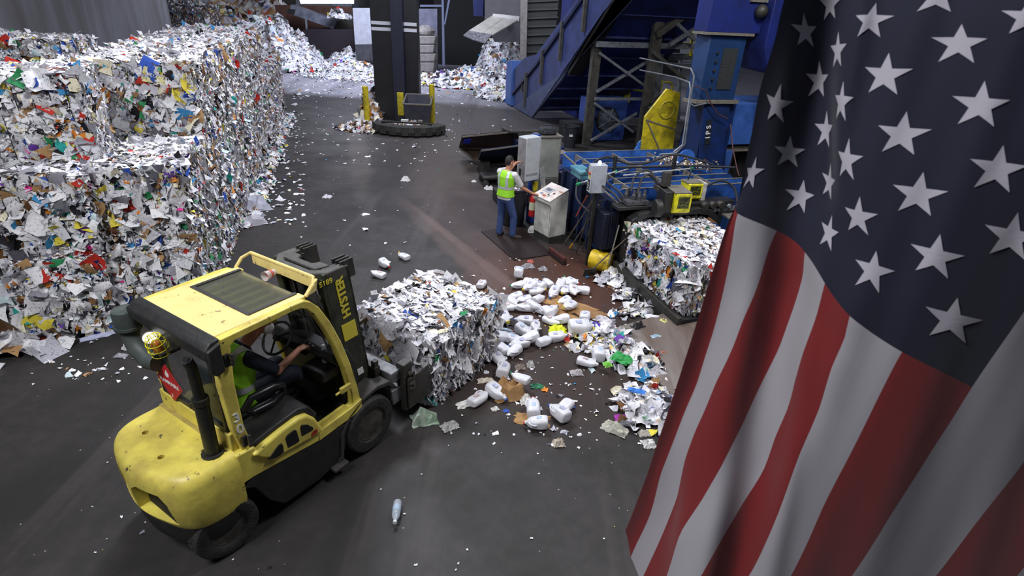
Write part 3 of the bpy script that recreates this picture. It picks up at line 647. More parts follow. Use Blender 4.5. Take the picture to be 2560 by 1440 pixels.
# roof: solid rear plate, glass front with yellow bars under it
rf = MB().box(-1.29, -.93, -.50, .50, 2.10, 2.135)
rf.box(-.93, -.42, -.50, -.40, 2.085, 2.13); rf.box(-.93, -.42, .40, .50, 2.085, 2.13); rf.box(-.50, -.42, -.40, .40, 2.06, 2.10)
rf.build('roof_plate', YELTOP, K, bevel=.008)
m = MB().box(-.94, -.905, -.42, .42, 2.128, 2.142).box(-.905, -.45, -.42, -.385, 2.128, 2.142).box(-.905, -.45, .385, .42, 2.128, 2.142)
m.build('roof_glass_seal', mat('seal_black', '2E2C2A', .5), K)
MB().box(-.93, -.45, -.41, .41, 2.118, 2.130).build('roof_glass', glassmat('roof_glass', '5C6058', .52, .04), K)
for i in range(6):
    y = -.33 + i * .13; MB().hexa([(-.92, y, 2.035), (-.46, y, 2.035), (-.46, y + .05, 2.035), (-.92, y + .05, 2.035), (-.92, y + .02, 2.085), (-.46, y + .02, 2.085), (-.46, y + .07, 2.085), (-.92, y + .07, 2.085)]).build('roof_bar', YEL, K)
MB().prism([(-1.285, 2.145), (-1.36, 2.135), (-1.415, 2.08), (-1.42, 1.99), (-1.37, 1.98), (-1.30, 2.06)], 'y', -.57, .57).build('rear_visor', BLK, K, bevel=.012)
for s in (-1, 1): MB().prism([(-1.30, 2.12), (-1.41, 2.08), (-1.41, 1.88), (-1.37, 1.84), (-1.30, 1.86)], 'y', .54 * s, .60 * s).build('visor_cheek', BLK, K, bevel=.012)
m = MB().box(-1.35, -1.31, -.49, -.45, 1.2, 2.06).box(-1.35, -1.31, .45, .49, 1.2, 2.06).box(-1.35, -1.31, -.49, .49, 1.2, 1.25)
m.build('rear_window_frame', BLK, K, bevel=.005)
MB().box(-1.335, -1.328, -.45, .45, 1.25, 2.04).build('rear_window', glassmat('rear_glass', '3A4444', .28, .03), K)
MB().tube([(-.50, -.45, 2.0), (-.38, -.45, 1.87), (-.25, -.45, 1.58), (-.12, -.45, 1.15)], .008, 5).build('windscreen_seal', BLK, K)
MB().add([(-.50, -.44, 2.03), (-.50, .44, 2.03), (-.02, .44, 1.2), (-.02, -.44, 1.2), (-.495, -.44, 2.035), (-.495, .44, 2.035), (-.012, .44, 1.205), (-.012, -.44, 1.205)], [(0, 1, 2, 3), (7, 6, 5, 4), (0, 3, 7, 4), (1, 5, 6, 2)]).build('windscreen', glassmat('front_glass', '3A4444', .22, .03), K)
# raised front guard rail
m = MB().tube([(-.44, .50, 2.12), (-.36, .50, 2.20), (-.28, .46, 2.24), (-.27, -.44, 2.24), (-.33, -.50, 2.2), (-.42, -.50, 2.12)], .018, 8)
m.box(-.285, -.265, -.45, .45, 2.13, 2.235).prism([(-.43, 2.11), (-.30, 2.13), (-.27, 2.24), (-.34, 2.2)], 'y', -.50, -.47)
m.build('front_guard', YELTOP, K, bevel=.004)
# exhaust and air intake
MB().tube([(-1.47, -.42, 1.03), (-1.46, -.42, 1.58), (-1.46, -.42, 1.60)], .058, 14).tube([(-1.46, -.42, 1.60), (-1.465, -.42, 1.92), (-1.485, -.42, 1.99)], [.044, .042, .042], 14).tube([(-1.47, -.42, 1.03), (-1.47, -.42, 1.05)], .09, 14).tube([(-1.46, -.42, 1.56), (-1.46, -.42, 1.615)], .065, 14).build('exhaust_pipe', mat('pipe_black', '1F2322', .5, .2, '34322C', 9, .5), K, smooth=True)
MB().lathe([(.033, 0), (.033, .004)], n=12).xf(frame((-1.497, -.42, 1.995), (0, 1, 0), (.5, 0, .8))).build('exhaust_mouth', BLACKHOLE, K)
MB().lathe([(.07, 1.86), (.108, 1.875), (.11, 1.99), (.102, 2.03), (.03, 2.04), (.02, 2.035)], (-1.40, .66, 0), n=24).lathe([(.122, 1.86), (.122, 1.885)], (-1.40, .66, 0), n=24).build('intake_cap', mat('intake_green', '3A4240', .55, 0, '4C524E', 7, .5), K, smooth=True)
MB().tube([(-1.40, .66, 1.88), (-1.40, .65, 1.78), (-1.40, .58, 1.66), (-1.40, .44, 1.60), (-1.38, .34, 1.60)], [.085, .09, .095, .09, .085], 14).build('intake_pipe', mat('intake_green', '3A4240', .55), K, smooth=True)
# work light and caged beacon
MB().tube([(-1.40, .34, 1.93), (-1.44, .22, 1.93)], [.05, .066], 16).build('work_light', STL, K, smooth=True)
MB().lathe([(.052, 0), (.05, .006)], n=18).xf(frame((-1.443, .213, 1.93), (0, 0, 1), (.94, -.33, 0))).build('lit_lens', emat('lamp_glow', 'FFFFFF', 6), K)
d_ = Vector((-.2, -.05, .97)).normalized(); bc = Vector((-1.47, .02, 1.90))
MB().lathe([(.042, 0), (.042, .07), (.03, .1), (.01, .112)], n=16).xf(Matrix.Translation(bc) @ d_.to_track_quat('Z', 'Y').to_matrix().to_4x4()).build('beacon_dome', mat('amber_dome', 'B36A28', .25), K, smooth=True)
cg = MB()
for h, r_ in ((-.03, .07), (.03, .078), (.09, .074), (.145, .055)): cg.tube([(r_ * math.cos(t * math.pi / 8), r_ * math.sin(t * math.pi / 8), h) for t in range(16)], .004, 5, closed=True)
for t in range(8):
    a = t * math.pi / 4; cg.tube([(r_ * math.cos(a), r_ * math.sin(a), h) for h, r_ in ((-.03, .07), (.03, .078), (.09, .074), (.145, .055), (.16, .01))], .004, 5)
cg.xf(Matrix.Translation(bc) @ d_.to_track_quat('Z', 'Y').to_matrix().to_4x4()).build('beacon_cage', BYEL, K, smooth=True)
MB().box(-1.49, -1.34, -.04, .12, 1.86, 1.89).build('beacon_bracket', STL, K)
# red placard behind the rear glass, propane bottle corner
c0 = Vector((-1.372, .27, 1.40)); a = .20
sg = MB().add([c0 + Vector((0, 0, a)), c0 + Vector((0, a, 0)), c0 - Vector((0, 0, a)), c0 - Vector((0, a, 0)), c0 + Vector((.006, 0, a)), c0 + Vector((.006, a, 0)), c0 + Vector((.006, 0, -a)), c0 + Vector((.006, -a, 0))], [(0, 1, 2, 3), (7, 6, 5, 4), (0, 4, 5, 1), (1, 5, 6, 2), (2, 6, 7, 3), (3, 7, 4, 0)]).build('hazard_placard', mat('placard_red', 'B3202A', .5), K)
text('FLAMMABLE', .056, mat('label_white', 'E4E4E4', .5), sg, frame((-1.374, .27, 1.40), (0, -1, 0), (0, 0, 1)), 'placard_lettering', .001)
text('3', .05, mat('label_white', 'E4E4E4', .5), sg, frame((-1.374, .27, 1.265), (0, -1, 0), (0, 0, 1)), 'placard_lettering', .001)
fz = [(0, 0), (.022, .004), (.03, .03), (.018, .052), (.016, .036), (.004, .075), (-.012, .045), (-.016, .055), (-.028, .028), (-.02, .004)]
MB().prism([(.27 + y, 1.465 + z) for y, z in fz], 'x', -1.375, -1.371).build('flame_symbol', mat('label_white', 'E4E4E4', .5), sg)
MB().tube([(-1.36, .02, 1.235), (-1.385, -.02, 1.31), (-1.385, -.13, 1.40)], .008, 6).build('rear_wiper', STL, K)
# wheels
def wheel(name, c, r_, wd, rim, steer=0):
    e = empty(name, c, steer); e.parent = K; s = -1 if c[1] < 0 else 1; n = 48; m = MB(); w2 = wd / 2
    prof = [(rim, -w2 * .75), (rim + .02, -w2 * .95), (r_ * .80, -w2 * 1.02), (r_ * .93, -w2 * .98), (r_ * .985, -w2 * .8), (r_, -w2 * .45), (r_, w2 * .45), (r_ * .985, w2 * .8), (r_ * .93, w2 * .98), (r_ * .80, w2 * 1.02), (rim + .02, w2 * .95), (rim, w2 * .75)]
    m.lathe(prof, axis='y', n=n)
    for k in range(n // 2):
        t = 2 * math.pi * k / (n // 2)
        for sd in (-1, 1):
            j = m.__class__().box(-.012, .012, sd * w2 * .40 if sd < 0 else sd * w2 * .12, sd * w2 * .12 if sd < 0 else sd * w2 * .96, r_ * .965, r_ * 1.012)
            j.xf(Matrix.Rotation(t + .06 * sd, 4, 'Y')); m.add(j.v, j.f)
    m.build('tyre', RUB, e, smooth=True)
    q = MB().lathe([(rim + .012, w2 * .78 * s), (rim - .01, w2 * .82 * s), (rim - .02, w2 * .3 * s), (rim * .45, w2 * .12 * s), (rim * .42, w2 * .3 * s), (rim * .38, w2 * .42 * s), (.01, w2 * .45 * s)], axis='y', n=32); q.build('rim', RIM, e, smooth=True)
    b = MB()
    for k in range(6):
        t = k * math.pi / 3; b.lathe([(.011, w2 * .1 * s), (.011, w2 * .34 * s)], (rim * .62 * math.cos(t), 0, rim * .62 * math.sin(t)), 'y', 6)
    b.build('wheel_nuts', STL, e)
    return e
for s in (-1, 1):
    wheel('front_wheel', (.11, .515 * s, .335), .335, .22, .19)
    wheel('rear_wheel', (-1.555, .475 * s, .285), .285, .19, .15, R(-8))
    # fender over the front wheel and mud flap
    arc = [(.52, .62), (.44, .73), (.25, .77), (.02, .735), (-.18, .63), (-.30, .46), (-.33, .2), (-.42, .08)]
    arc2 = [(.47, .60), (.41, .68), (.24, .72), (.05, .69), (-.14, .60), (-.255, .45), (-.28, .2), (-.30, .08)]
    band(arc, arc2, .36 * s, .60 * s).build('front_fender', GRY, K, bevel=.01)
    MB().box(-.46, -.28, .40 * s, .66 * s, .10, .14).build('step_plate', GRY, K, bevel=.008)
# mast, leaning back
def mp(z): return -.075 + (2.2 - z) * .125            # rear edge of mast at height z
ML = Matrix(((1, 0, -.125, -.075 + 2.2 * .125), (0, 1, 0, -.02), (0, 0, 1, 0), (0, 0, 0, 1)))
ms = empty('mast', (0, 0, 0)); ms.parent = K
for s in (-1, 1):
    m = MB().box(-.05, .26, .335 * s, .365 * s, .12, 2.18).box(-.08, -.05, .27 * s, .365 * s, .12, 2.14).box(.23, .26, .26 * s, .365 * s, .12, 2.16)
    m.xf(ML).build('outer_channel', MAST, ms, bevel=.004)
    m = MB().box(.02, .20, .255 * s, .285 * s, .2, 2.19).box(.02, .04, .2 * s, .285 * s, .2, 2.17).box(.18, .2, .2 * s, .285 * s, .2, 2.17); m.xf(ML).build('inner_channel', STL, ms, bevel=.003)
    MB().lathe([(.032, .2), (.032, 1.7), (.02, 1.7), (.02, 2.1)], (-.02, .22 * s, 0), n=12).xf(ML).build('lift_cylinder', STL, ms, smooth=True)
    m = MB()
    for k in range(3): m.box(.20, .36, (.21 + .055 * k) * s - .008, (.21 + .055 * k) * s + .008, 2.02, 2.22)
    m.xf(ML).build('roller_bracket', STL, ms)
def ring_(y0, x0, ch): return [(.22, -y0), (x0 + ch, -y0), (x0, -y0 + ch * 1.1), (x0, y0 - ch * 1.1), (x0 + ch, y0), (.22, y0)]
m = band(ring_(.37, -.13, .13), ring_(.28, -.045, .09), 2.06, 2.19); m.v = [(x, z, y) for x, y, z in m.v]; m.xf(ML).build('mast_crosshead', mat('mast_top', '3C3D3A', .6, .1, '55524C', 9, .5), ms, bevel=.012)
m = MB().prism([(.12, -.27), (-.03, -.23), (-.03, .23), (.12, .27), (.12, .14), (.05, .10), (.05, -.10), (.12, -.14)], 'z', 2.17, 2.205); m.xf(ML).build('inner_crosshead', mat('mast_top', '3C3D3A', .6), ms, bevel=.01)
m = MB().box(-.11, -.085, -.24, -.02, 2.08, 2.12); m.xf(ML).build('mast_label', mat('metal_label', '8C8E86', .5, .3), ms)
m = MB().tube([(-.09, -.30, 1.9), (-.09, -.30, 1.72), (-.09, -.22, 1.68)], .02, 8).box(-.10, -.06, -.35, -.18, 1.58, 1.62); m.xf(ML).build('chain_guard', mat('mast_green', '5C6440', .5), ms, smooth=False)
m = MB().box(-.085, -.082, -.30, -.24, 1.78, 1.95); m.xf(ML).build('paper_label', mat('label_white', 'E4E4E4', .5), ms)
for z in (.35, 1.2): MB().box(-.06, -.02, -.33, .33, z, z + .1).xf(ML).build('mast_tie', STL, ms)
def mastpt(x, z): return (x - .125 * z + .2, -.389, z)
yl = mat('label_yellow', 'D8C840', .5)
text('HYSTER', .135, yl, ms, frame(mastpt(.12, 1.86), (-.125, 0, 1), (-1, 0, 0)), 'maker_lettering', .003, bold=.035)
text('5189', .075, yl, ms, frame((ML @ Vector((-.04, -.374, 2.10))) , (.9, -.1, .06), (0, 0, 1)), 'stencilled_number', .002)
m = MB().box(.02, .20, -.3725, -.366, 1.36, 1.56); m.xf(ML).build('warning_label', yl, ms)
m = MB().box(.09, .17, -.3725, -.366, .86, .94); m.xf(ML).build('small_label', mat('label_white', 'E4E4E4', .5), ms)
MB().tube([(-.02, -.30, 2.04), (-.03, -.36, 1.93), (.0, -.36, 1.85)], .05, 10).xf(Matrix.Translation((-.20, 0, 0))).build('hose_reel', BLK, K, smooth=True)
# carriage with clamp frame
cg_ = empty('clamp_carriage', (0, 0, 0)); cg_.parent = K
m = MB().box(.36, .44, -.46, .46, .35, .44).box(.36, .44, -.46, .46, .78, .88)
for y in (-.42, -.14, .14, .42): m.box(.37, .43, y - .03, y + .03, .3, .95)
m.build('carriage_plate', STL, cg_, bevel=.006)
MB().box(.46, .62, -.60, .60, .36, .56).build('slide_beam', mat('clamp_grey', '57585A', .5, .3, '8B8C8E', 8, .5), cg_, bevel=.01)
MB().box(.46, .62, -.60, .60, .66, .80).build('slide_beam', mat('clamp_grey', '57585A', .5, .3), cg_, bevel=.01)
for s in (-1, 1):
    MB().box(.60, .74, .54 * s, .66 * s, .22, .86).build('clamp_arm', STL, cg_, bevel=.01)
    MB().box(.64, 1.05, .665 * s, .685 * s, .24, .66).build('clamp_pad', STL, cg_, bevel=.004)
    m = MB()
    for k in range(2): m.prism([(.66, .5 + .14 * k), (.74, .5 + .14 * k), (.74, .6 + .14 * k), (.66, .6 + .14 * k), (.66, .57 + .14 * k), (.71, .57 + .14 * k), (.71, .53 + .14 * k), (.66, .53 + .14 * k)], 'y', -.70 if s < 0 else .66, -.66 if s < 0 else .70)
    m.build('hook_bracket', RIM, cg_)

# plastic cup and water bottle lie in the truck: things of their own
def FW(x, y, z): return Matrix.Translation(FO) @ Matrix.Rotation(FA, 4, 'Z') @ Vector((x, y, z))
def bottle(loc, label, d=(0, 0, 1), sc_=1, cap='D8DDE0', name='water_bottle'):
    e = empty(name, loc, 0, label, 'bottle'); e.rotation_euler = Vector(d).to_track_quat('Z', 'Y').to_euler(); e.scale = (sc_,) * 3
    MB().lathe([(.028, 0), (.032, .01), (.032, .05), (.029, .07), (.032, .09), (.032, .13), (.026, .155), (.013, .18), (.012, .195)], n=16).build('bottle_body', WATER, e, smooth=True)
    MB().lathe([(.015, .19), (.015, .207)], n=14).build('bottle_cap', mat('cap_' + cap, cap, .4), e); MB().lathe([(.0328, .055), (.0328, .1)], n=16).build('bottle_label', mat('bottle_label', '9FB4C8', .5), e, smooth=True); return e
MB().box(-.32, -.06, -.46, -.14, 1.08, 1.185).build('dash_tray', BLK, K, bevel=.015)
bottle(FW(-.15, -.30, 1.187), 'small clear water bottle standing on the forklift dashboard')
e = empty('plastic_cup', FW(-.345, .02, 2.185), 0, 'clear plastic cup with red print lying on the forklift roof edge', 'cup'); e.rotation_euler = Vector((-.2, -.5, .02)).to_track_quat('Z', 'Y').to_euler()
MB().lathe([(.03, 0), (.045, .12), (.047, .125), (.043, .12), (.028, .006)], n=20).build('cup_wall', glassmat('cup_plastic', 'D9CFCB', .6, .2), e, smooth=True)
MB().lathe([(.0365, .04), (.041, .07)], n=20).build('cup_print', mat('cup_red', 'C25A48', .5), e, smooth=True)

# driver
D = empty('person', FW(-.85, 0, 1.08), FA, 'driver in a lime vest and dark clothes seated in the forklift, white mask on face', 'person')
def dv(x, y, z): return (x + .85, y, z - 1.08)
def V3(t): return Vector(t)
rsh_, lsh_ = V3(dv(-.86, -.19, 1.56)), V3(dv(-.84, .19, 1.56)); rel_, rha = V3(dv(-.66, -.26, 1.35)), V3(dv(-.36, -.19, 1.40)); lel_, lha = V3(dv(-.68, .25, 1.38)), V3(dv(-.52, .15, 1.57))
tr = [(dv(-.93, 0, 1.07), .17, .12), (dv(-.93, 0, 1.20), .165, .115), (dv(-.92, 0, 1.34), .165, .115), (dv(-.885, 0, 1.48), .185, .12), (dv(-.85, 0, 1.58), .165, .095), (dv(-.79, 0, 1.625), .08, .06)]
m = MB(); torso(m, tr, (0, 1, 0)); limb(m, [V3(dv(-.82, 0, 1.58)), V3(dv(-.66, 0, 1.69))], [.058, .055])
limb(m, [rsh_, rel_, rha], [.058, .044, .029]); limb(m, [lsh_, lel_, lha], [.058, .044, .029])
for s in (-1, 1): limb(m, [V3(dv(-.86, .10 * s, 1.12)), V3(dv(-.42, .13 * s, 1.14)), V3(dv(-.28, .14 * s, .92)), V3(dv(-.20, .14 * s, .72))], [.09, .068, .055, .042])
add_hand(m, rha, (.85, .05, .0), (.1, -.1, 1), 1, 1.0, .06); add_hand(m, lha, (.75, -.45, .1), (0, .2, 1), -1, 1.1, .06)
HM = add_head(m, dv(-.575, .0, 1.765), (.30, -.92, -.25), (.1, 0, 1))
fuse(m, 'body', SKIN, D, .0075, 3); hair_cap(HM, D)
def grow(rings, d): return [(c_, a + d, b_ + d) for c_, a, b_ in rings]
m = MB(); torso(m, grow(tr, .012), (0, 1, 0)); limb(m, [rsh_, rsh_.lerp(rel_, .82)], [.073, .064]); limb(m, [lsh_, lsh_.lerp(lel_, .82)], [.073, .064]); fuse(m, 'shirt', NAVYC, D, .01, 5)
m = MB(); torso(m, [(dv(-.95, 0, 1.02), .17, .13), (dv(-.93, 0, 1.16), .18, .13), (dv(-.93, 0, 1.22), .165, .12)], (0, 1, 0))
for s in (-1, 1): limb(m, [V3(dv(-.88, .10 * s, 1.12)), V3(dv(-.42, .13 * s, 1.14)), V3(dv(-.28, .14 * s, .92)), V3(dv(-.21, .14 * s, .76))], [.105, .084, .070, .062])
fuse(m, 'trousers', NAVYC, D, .01, 5)
m = MB(); torso(m, [(dv(-.95, 0, 1.06), .225, .165), (dv(-.94, 0, 1.14), .205, .15)] + grow(tr[1:5], .026) + [(dv(-.81, 0, 1.62), .105, .075)], (0, 1, 0)); vs = fuse(m, 'vest', VEST, D, .009, 4)
zb = dv(0, 0, 1.27)[2]; strip_of(vs, lambda p: zb - .028 < p.z < zb + .028, 'reflective_stripe', SILV)
for s in (-1, 1): strip_of(vs, lambda p: abs(p.y - s * .105) < .027 and p.z > zb + .02, 'reflective_stripe', SILV)
mk = MB().sphere((0, .092, -.045), .058, 14, (1.0, .62, .95)); mk.xf(HM); mk.build('dust_mask', mat('mask_white', 'DADADA', .7), D, smooth=True)
mv = MB().lathe([(.015, .122), (.015, .134)], (0, 0, -.045), 'y', 14); mv.xf(HM); mv.build('mask_valve', mat('valve_grey', '8A8A88', .6), D)
for s in (-1, 1): q = MB().tube([(s * .045, .10, -.08), (s * .05, .09, -.14), (s * .06, .05, -.15), (s * .085, -.02, -.03)], .0035, 5); q.xf(HM); q.build('mask_strap', mat('mask_white', 'DADADA', .7), D)
for s in (-1, 1): m = MB(); limb(m, [V3(dv(-.21, .14 * s, .76)), V3(dv(-.19, .14 * s, .68)), V3(dv(-.08, .15 * s, .665)), V3(dv(-.02, .15 * s, .66))], [.056, .05, .045, .038]); fuse(m, 'boot', SHOE, D, .01, 3)

# bale held by the forklift
o = bpy.data.objects.new('paper_bale', bale_mesh('paper_bale', 1.42, 1.30, .90, 77, 0, PALW_WH, 1.15)); C.objects.link(o); wires(o, 1.42, 1.3, .9, 'xz', (-.35, -.12, .12, .35))
o.location = FW(1.76, -.03, .03); o.rotation_euler = (0, 0, FA); tag(o, 'white paper bale held in front of the forklift', 'bale')
# ------------------------------------------------------------------ baler
T = empty('baler', BO, BA, 'blue ribbed baling machine pushing out a paper bale', 'baler')
m = MB().box(-.05, 3.0, .35, 2.95, .12, 1.33); m.build('press_body', BLUD, T, bevel=.01)
ribq = [2.9, 2.5, 2.12, 1.76, 1.38, 1.0, .66, .34]
for i, q in enumerate(ribq):
    x0, x1 = (-.05, 2.95) if i else (-.12, 2.95); t = .30 if i else .36; r_ = .2 if i in (1, 3, 5) else .05
    pl_ = [(x0, 1.30)] + [(x0 + r_ - r_ * math.cos(a), 1.30 + t - r_ + r_ * math.sin(a)) for a in [k * math.pi / 12 for k in range(7)]] + [(x1 - r_ + r_ * math.sin(a), 1.30 + t - r_ + r_ * math.cos(a)) for a in [k * math.pi / 12 for k in range(7)]] + [(x1, 1.30)]
    MB().prism(pl_, 'y', q, q + .035).build('rib', BLU if i % 2 else BLUL, T, bevel=.003)
    MB().box(x0 + r_, x1 - r_, q - .004, q + .039, 1.30 + t - .002, 1.30 + t + .006).build('rib_edge', DUST if i else GALV, T)
for x in (.15, 1.05, 1.95): MB().box(x, x + .03, .36, 2.92, 1.34, 1.615).build('cross_stiffener', DUST, T)
MB().beam((-.12, .2, 1.38), (-.12, 2.9, 1.62), .03, .03).build('edge_rail', DUST, T)
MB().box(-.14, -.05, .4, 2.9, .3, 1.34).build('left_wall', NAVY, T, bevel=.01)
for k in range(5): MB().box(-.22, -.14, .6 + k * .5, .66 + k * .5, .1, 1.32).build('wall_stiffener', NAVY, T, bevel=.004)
for (x, q) in ((1.95, 3.02), (2.35, 1.9)):   # lifting lugs
    pts = [(x - .33, 1.5)] + [(x + .2 * math.cos(a), 1.72 + .17 * math.sin(a)) for a in [math.pi * (1 - k / 10) for k in range(11)]] + [(x + .33, 1.5)]
    m = MB(); n = len(pts); hole = [(x + .07 * math.cos(a), 1.70 + .07 * math.sin(a)) for a in [math.pi * 1.25 - 2 * math.pi * .75 * 0 - k * (1.5 * math.pi) / (n - 1) for k in range(n)]]
    lug = band([(p[0], p[1]) for p in pts], hole, q, q + .04); lug.build('lifting_lug', BLUL, T)
# exit frame
m = MB()
arch = [(-.02, 0), (-.02, .95), (.03, 1.15), (.2, 1.28), (.45, 1.31), (1.45, 1.31), (1.72, 1.26), (1.86, 1.12), (1.90, .9), (1.90, 0)]
archi = [(.10, 0), (.10, .92), (.15, 1.07), (.27, 1.18), (.47, 1.2), (1.43, 1.2), (1.63, 1.16), (1.75, 1.05), (1.79, .88), (1.79, 0)]
band(arch, archi, -.12, .10).build('exit_frame', BLK, T, bevel=.01)
MB().box(-.22, 2.25, -.0, .28, 1.31, 1.38).build('header_beam', BLK, T, bevel=.012)
m = MB().box(1.92, 2.2, -.05, .3, .7, 1.31); m.build('header_leg', BLK, T, bevel=.01)
m = MB().box(-.36, -.05, .22, .7, .48, 1.18)
for k in range(3): m.box(-.36 + k * .13, -.34 + k * .13, .18, .22, .48, 1.16)
m.build('corner_block', mat('corner_navy', '0B142C', .5, 0, '080C18', 4, .6), T, bevel=.01)
m = MB()
for k in range(4): m.box(.12 + k * .45, .2 + k * .45, -.13, -.10, 1.235, 1.285)
m.build('frame_bolts', STL, T)
MB().box(.0, 1.9, .3, .36, .05, 1.3).build('chamber_mouth', BLACKHOLE, T)
MB().box(-.06, 1.62, -2.15, .1, .05, .26).build('bale_table', BLACKHOLE, T, bevel=.01)
MB().box(-.12, -.04, -2.15, .1, .02, .30).build('table_side', STL, T, bevel=.01)
MB().box(2.0, 3.1, -.3, .35, .05, 1.12).build('side_tank', mat('tank_blue', '27508E', .5, 0, '22406E', 3, .5), T, bevel=.02)
MB().box(1.98, 3.1, -.32, .35, 1.12, 1.15).build('tank_ledge', DUST, T)
# tying heads: yellow housings
def head_box(x, y, z, w_, d, h, rz, rx=0, win='22241F'):
    e = empty('tying_head', (x, y, z), rz); e.parent = T; e.rotation_euler[0] = rx
    MB().prism([(0, 0), (0, h * .95), (d, h), (d, 0), (d * .2, -.05)], 'x', 0, w_).build('housing', BYEL, e, bevel=.01)
    MB().box(w_ * .14, w_ * .86, -.006, 0, h * .22, h * .82).build('housing_window', mat('dark_window', win, .3, 0, '7C8020', 20, .3), e)
    MB().box(-.02, w_ + .01, .03, d, h * .97, h * .99 + .01).build('dusty_top', DUST, e)
    return e
h1 = head_box(.66, -.42, 1.38, .29, .52, .34, R(-8))
MB().box(-.16, 0, .12, .5, -.05, .34).build('gearbox', BLK, h1, bevel=.02); MB().lathe([(.14, -.30), (.16, -.28), (.16, -.2), (.12, -.16)], (.0, .18, .02), 'x', 20).build('twister_wheel', BLK, h1, smooth=True)
h2 = head_box(1.24, .10, 1.44, .30, .30, .28, R(-4))
MB().box(.30, .38, .0, .28, -.05, .28).build('side_plate', mat('torn_paint', 'C8C6C2', .7, 0, '6A6660', 8, .5), h2)
m = MB().box(.56, .84, -.1, .22, 1.62, 1.72).box(.62, .76, -.02, .1, 1.72, 1.98).tube([(.66, .0, 1.98), (.66, .0, 1.72)], .02, 8).tube([(.73, .0, 2.0), (.73, .0, 1.72)], .02, 8)
m.build('hydraulic_motor', GRY, T, bevel=.01)
m = MB().box(-.05, .38, .0, .30, 1.40, 1.47)
for i, (a, b) in enumerate(((.03, .22), (.13, .12), (.25, .2), (.33, .1), (.1, .28), (.2, .05))): m.lathe([(.035, 1.47), (.04, 1.55), (.03, 1.58), (.02, 1.64)], (a, b, 0), n=12)
m.build('valve_block', mat('valve_steel', '67676A', .5, .5, '3A3B40', 12, .5), T)
m = MB(); 
for k in range(3): m.lathe([(.06, 0), (.075, .02), (.075, .1), (.05, .14)], (1.55 + .17 * k, -.12, 1.34), 'y', 14)
m.build('roller_wheels', STL, T, smooth=True)
m = MB().box(1.75, 2.75, -.05, .05, 1.20, 1.26)
for k in range(5): m.lathe([(.035, -.09), (.045, -.05)], (1.9 + k * .2, 0, 1.3), 'y', 10)
m.build('tension_bar', GALV, T)
def hose(pts, r_=.02, m_=None, nm='hose'):
    P = [Vector(p) for p in pts]; out = []
    for i in range(len(P) - 1):
        p0, p1, p2, p3 = P[max(i - 1, 0)], P[i], P[i + 1], P[min(i + 2, len(P) - 1)]
        for k in range(8):
            t = k / 8; out.append(.5 * ((2 * p1) + (p2 - p0) * t + (2 * p0 - 5 * p1 + 4 * p2 - p3) * t * t + (3 * p1 - p0 - 3 * p2 + p3) * t ** 3))
    out.append(P[-1]); return MB().tube(out, r_, 8).build(nm, m_ or mat('hose_grey', '2F3036', .6), T, smooth=True)
hose([(-.1, .15, 1.42), (-.2, .3, 1.55), (-.45, .65, 1.72), (-.40, 1.0, 1.85), (.1, 1.3, 1.95), (.6, 1.3, 1.80), (1.1, 1.4, 1.78), (1.8, 1.5, 1.9), (2.6, 1.3, 1.72)], .022)
hose([(0, .15, 1.42), (-.12, .3, 1.6), (-.42, .75, 1.80), (-.30, 1.2, 1.75), (.5, 1.25, 1.75), (1.2, 1.2, 1.75), (2.2, 1.3, 1.7), (3.0, 1.1, 1.7)], .022)
hose([(.1, .2, 1.6), (.2, .3, 1.85), (.45, .3, 1.95), (.6, .1, 1.75)], .02)
hose([(.25, .2, 1.6), (.35, .3, 1.8), (.5, .3, 1.85), (.62, .12, 1.7)], .02)
hose([(1.3, .25, 1.75), (1.32, .25, 1.95), (1.45, .6, 2.05), (1.5, .9, 1.9)], .012)
hose([(1.6, .1, 1.65), (2.0, .2, 1.72), (2.25, .1, 1.6), (2.3, -.05, 1.3)], .022)
hose([(-.35, 1.5, 1.62), (-.5, 1.2, 1.2), (-.35, .8, 1.0), (-.3, .6, .9)], .02)
for (x, y) in ((.25, 1.22), (1.55, 1.15)): MB().box(x, x + .05, y, y + .08, 1.55, 1.98).build('hose_clamp_post', BLK, T, bevel=.006)
MB().box(-.44, -.20, 1.25, 1.72, 1.52, 1.68).box(-.46, -.18, 1.23, 1.74, 1.62, 1.70).build('oil_box', mat('teal_dust', '5E8F9A', .6, 0, '2E6C86', 6, .5), T, bevel=.02)
rng = np.random.default_rng(4); cl = Cloud(); k = 420; P = np.stack([rng.normal(2.35, .25, k), rng.normal(2.05, .3, k), 1.60 + rng.uniform(0, .05, k)], -1)
cl.flakes(rng, P, np.tile([0, 0, 1.], (k, 1)), rng.normal(0, 1, (k, 3)), np.full(k, .05), np.full(k, .035), PALW_BR, .5, .3)
o = bpy.data.objects.new('lint_dust', cl.mesh('lint_dust')); C.objects.link(o); o.parent = T; o['kind'] = 'stuff'

# feed tower over the press
W_ = empty('feed_tower', BO, BA, 'tall dark blue feed tower rising from the back of the baler', 'feed tower')
MB().box(2.72, 3.50, 2.1, 2.75, .1, 2.84).build('lower_shaft', BLUD, W_, bevel=.01)
for q, xb, yb, xt, yt in ((2.72, 1690, 384, 1736, 240), (2.50, 1712, 392, 1746, 244), (2.28, 1735, 402, 1757, 247)):
    b0, t0 = BQ(xb, yb, q), BQ(xt, yt, q); MB().prism([(b0[0], 1.36), (2.76, 1.36), (2.78, 2.84), (t0[0], 2.84)], 'y', q, q + .04).build('buttress_plate', BLUD, W_, bevel=.004)
MB().prism([(BQ(1752, 408, 2.0)[0], 1.36), (3.50, 1.36), (3.27, 2.84), (2.60, 2.84)], 'y', 2.02, 2.08).build('front_plate', BLUD, W_, bevel=.004)
MB().prism([(2.36, 1.96), (3.40, 1.94), (3.42, 2.8), (2.8, 2.8), (2.24, 2.28)], 'z', 2.84, 2.91).build('flange', DUST, W_)
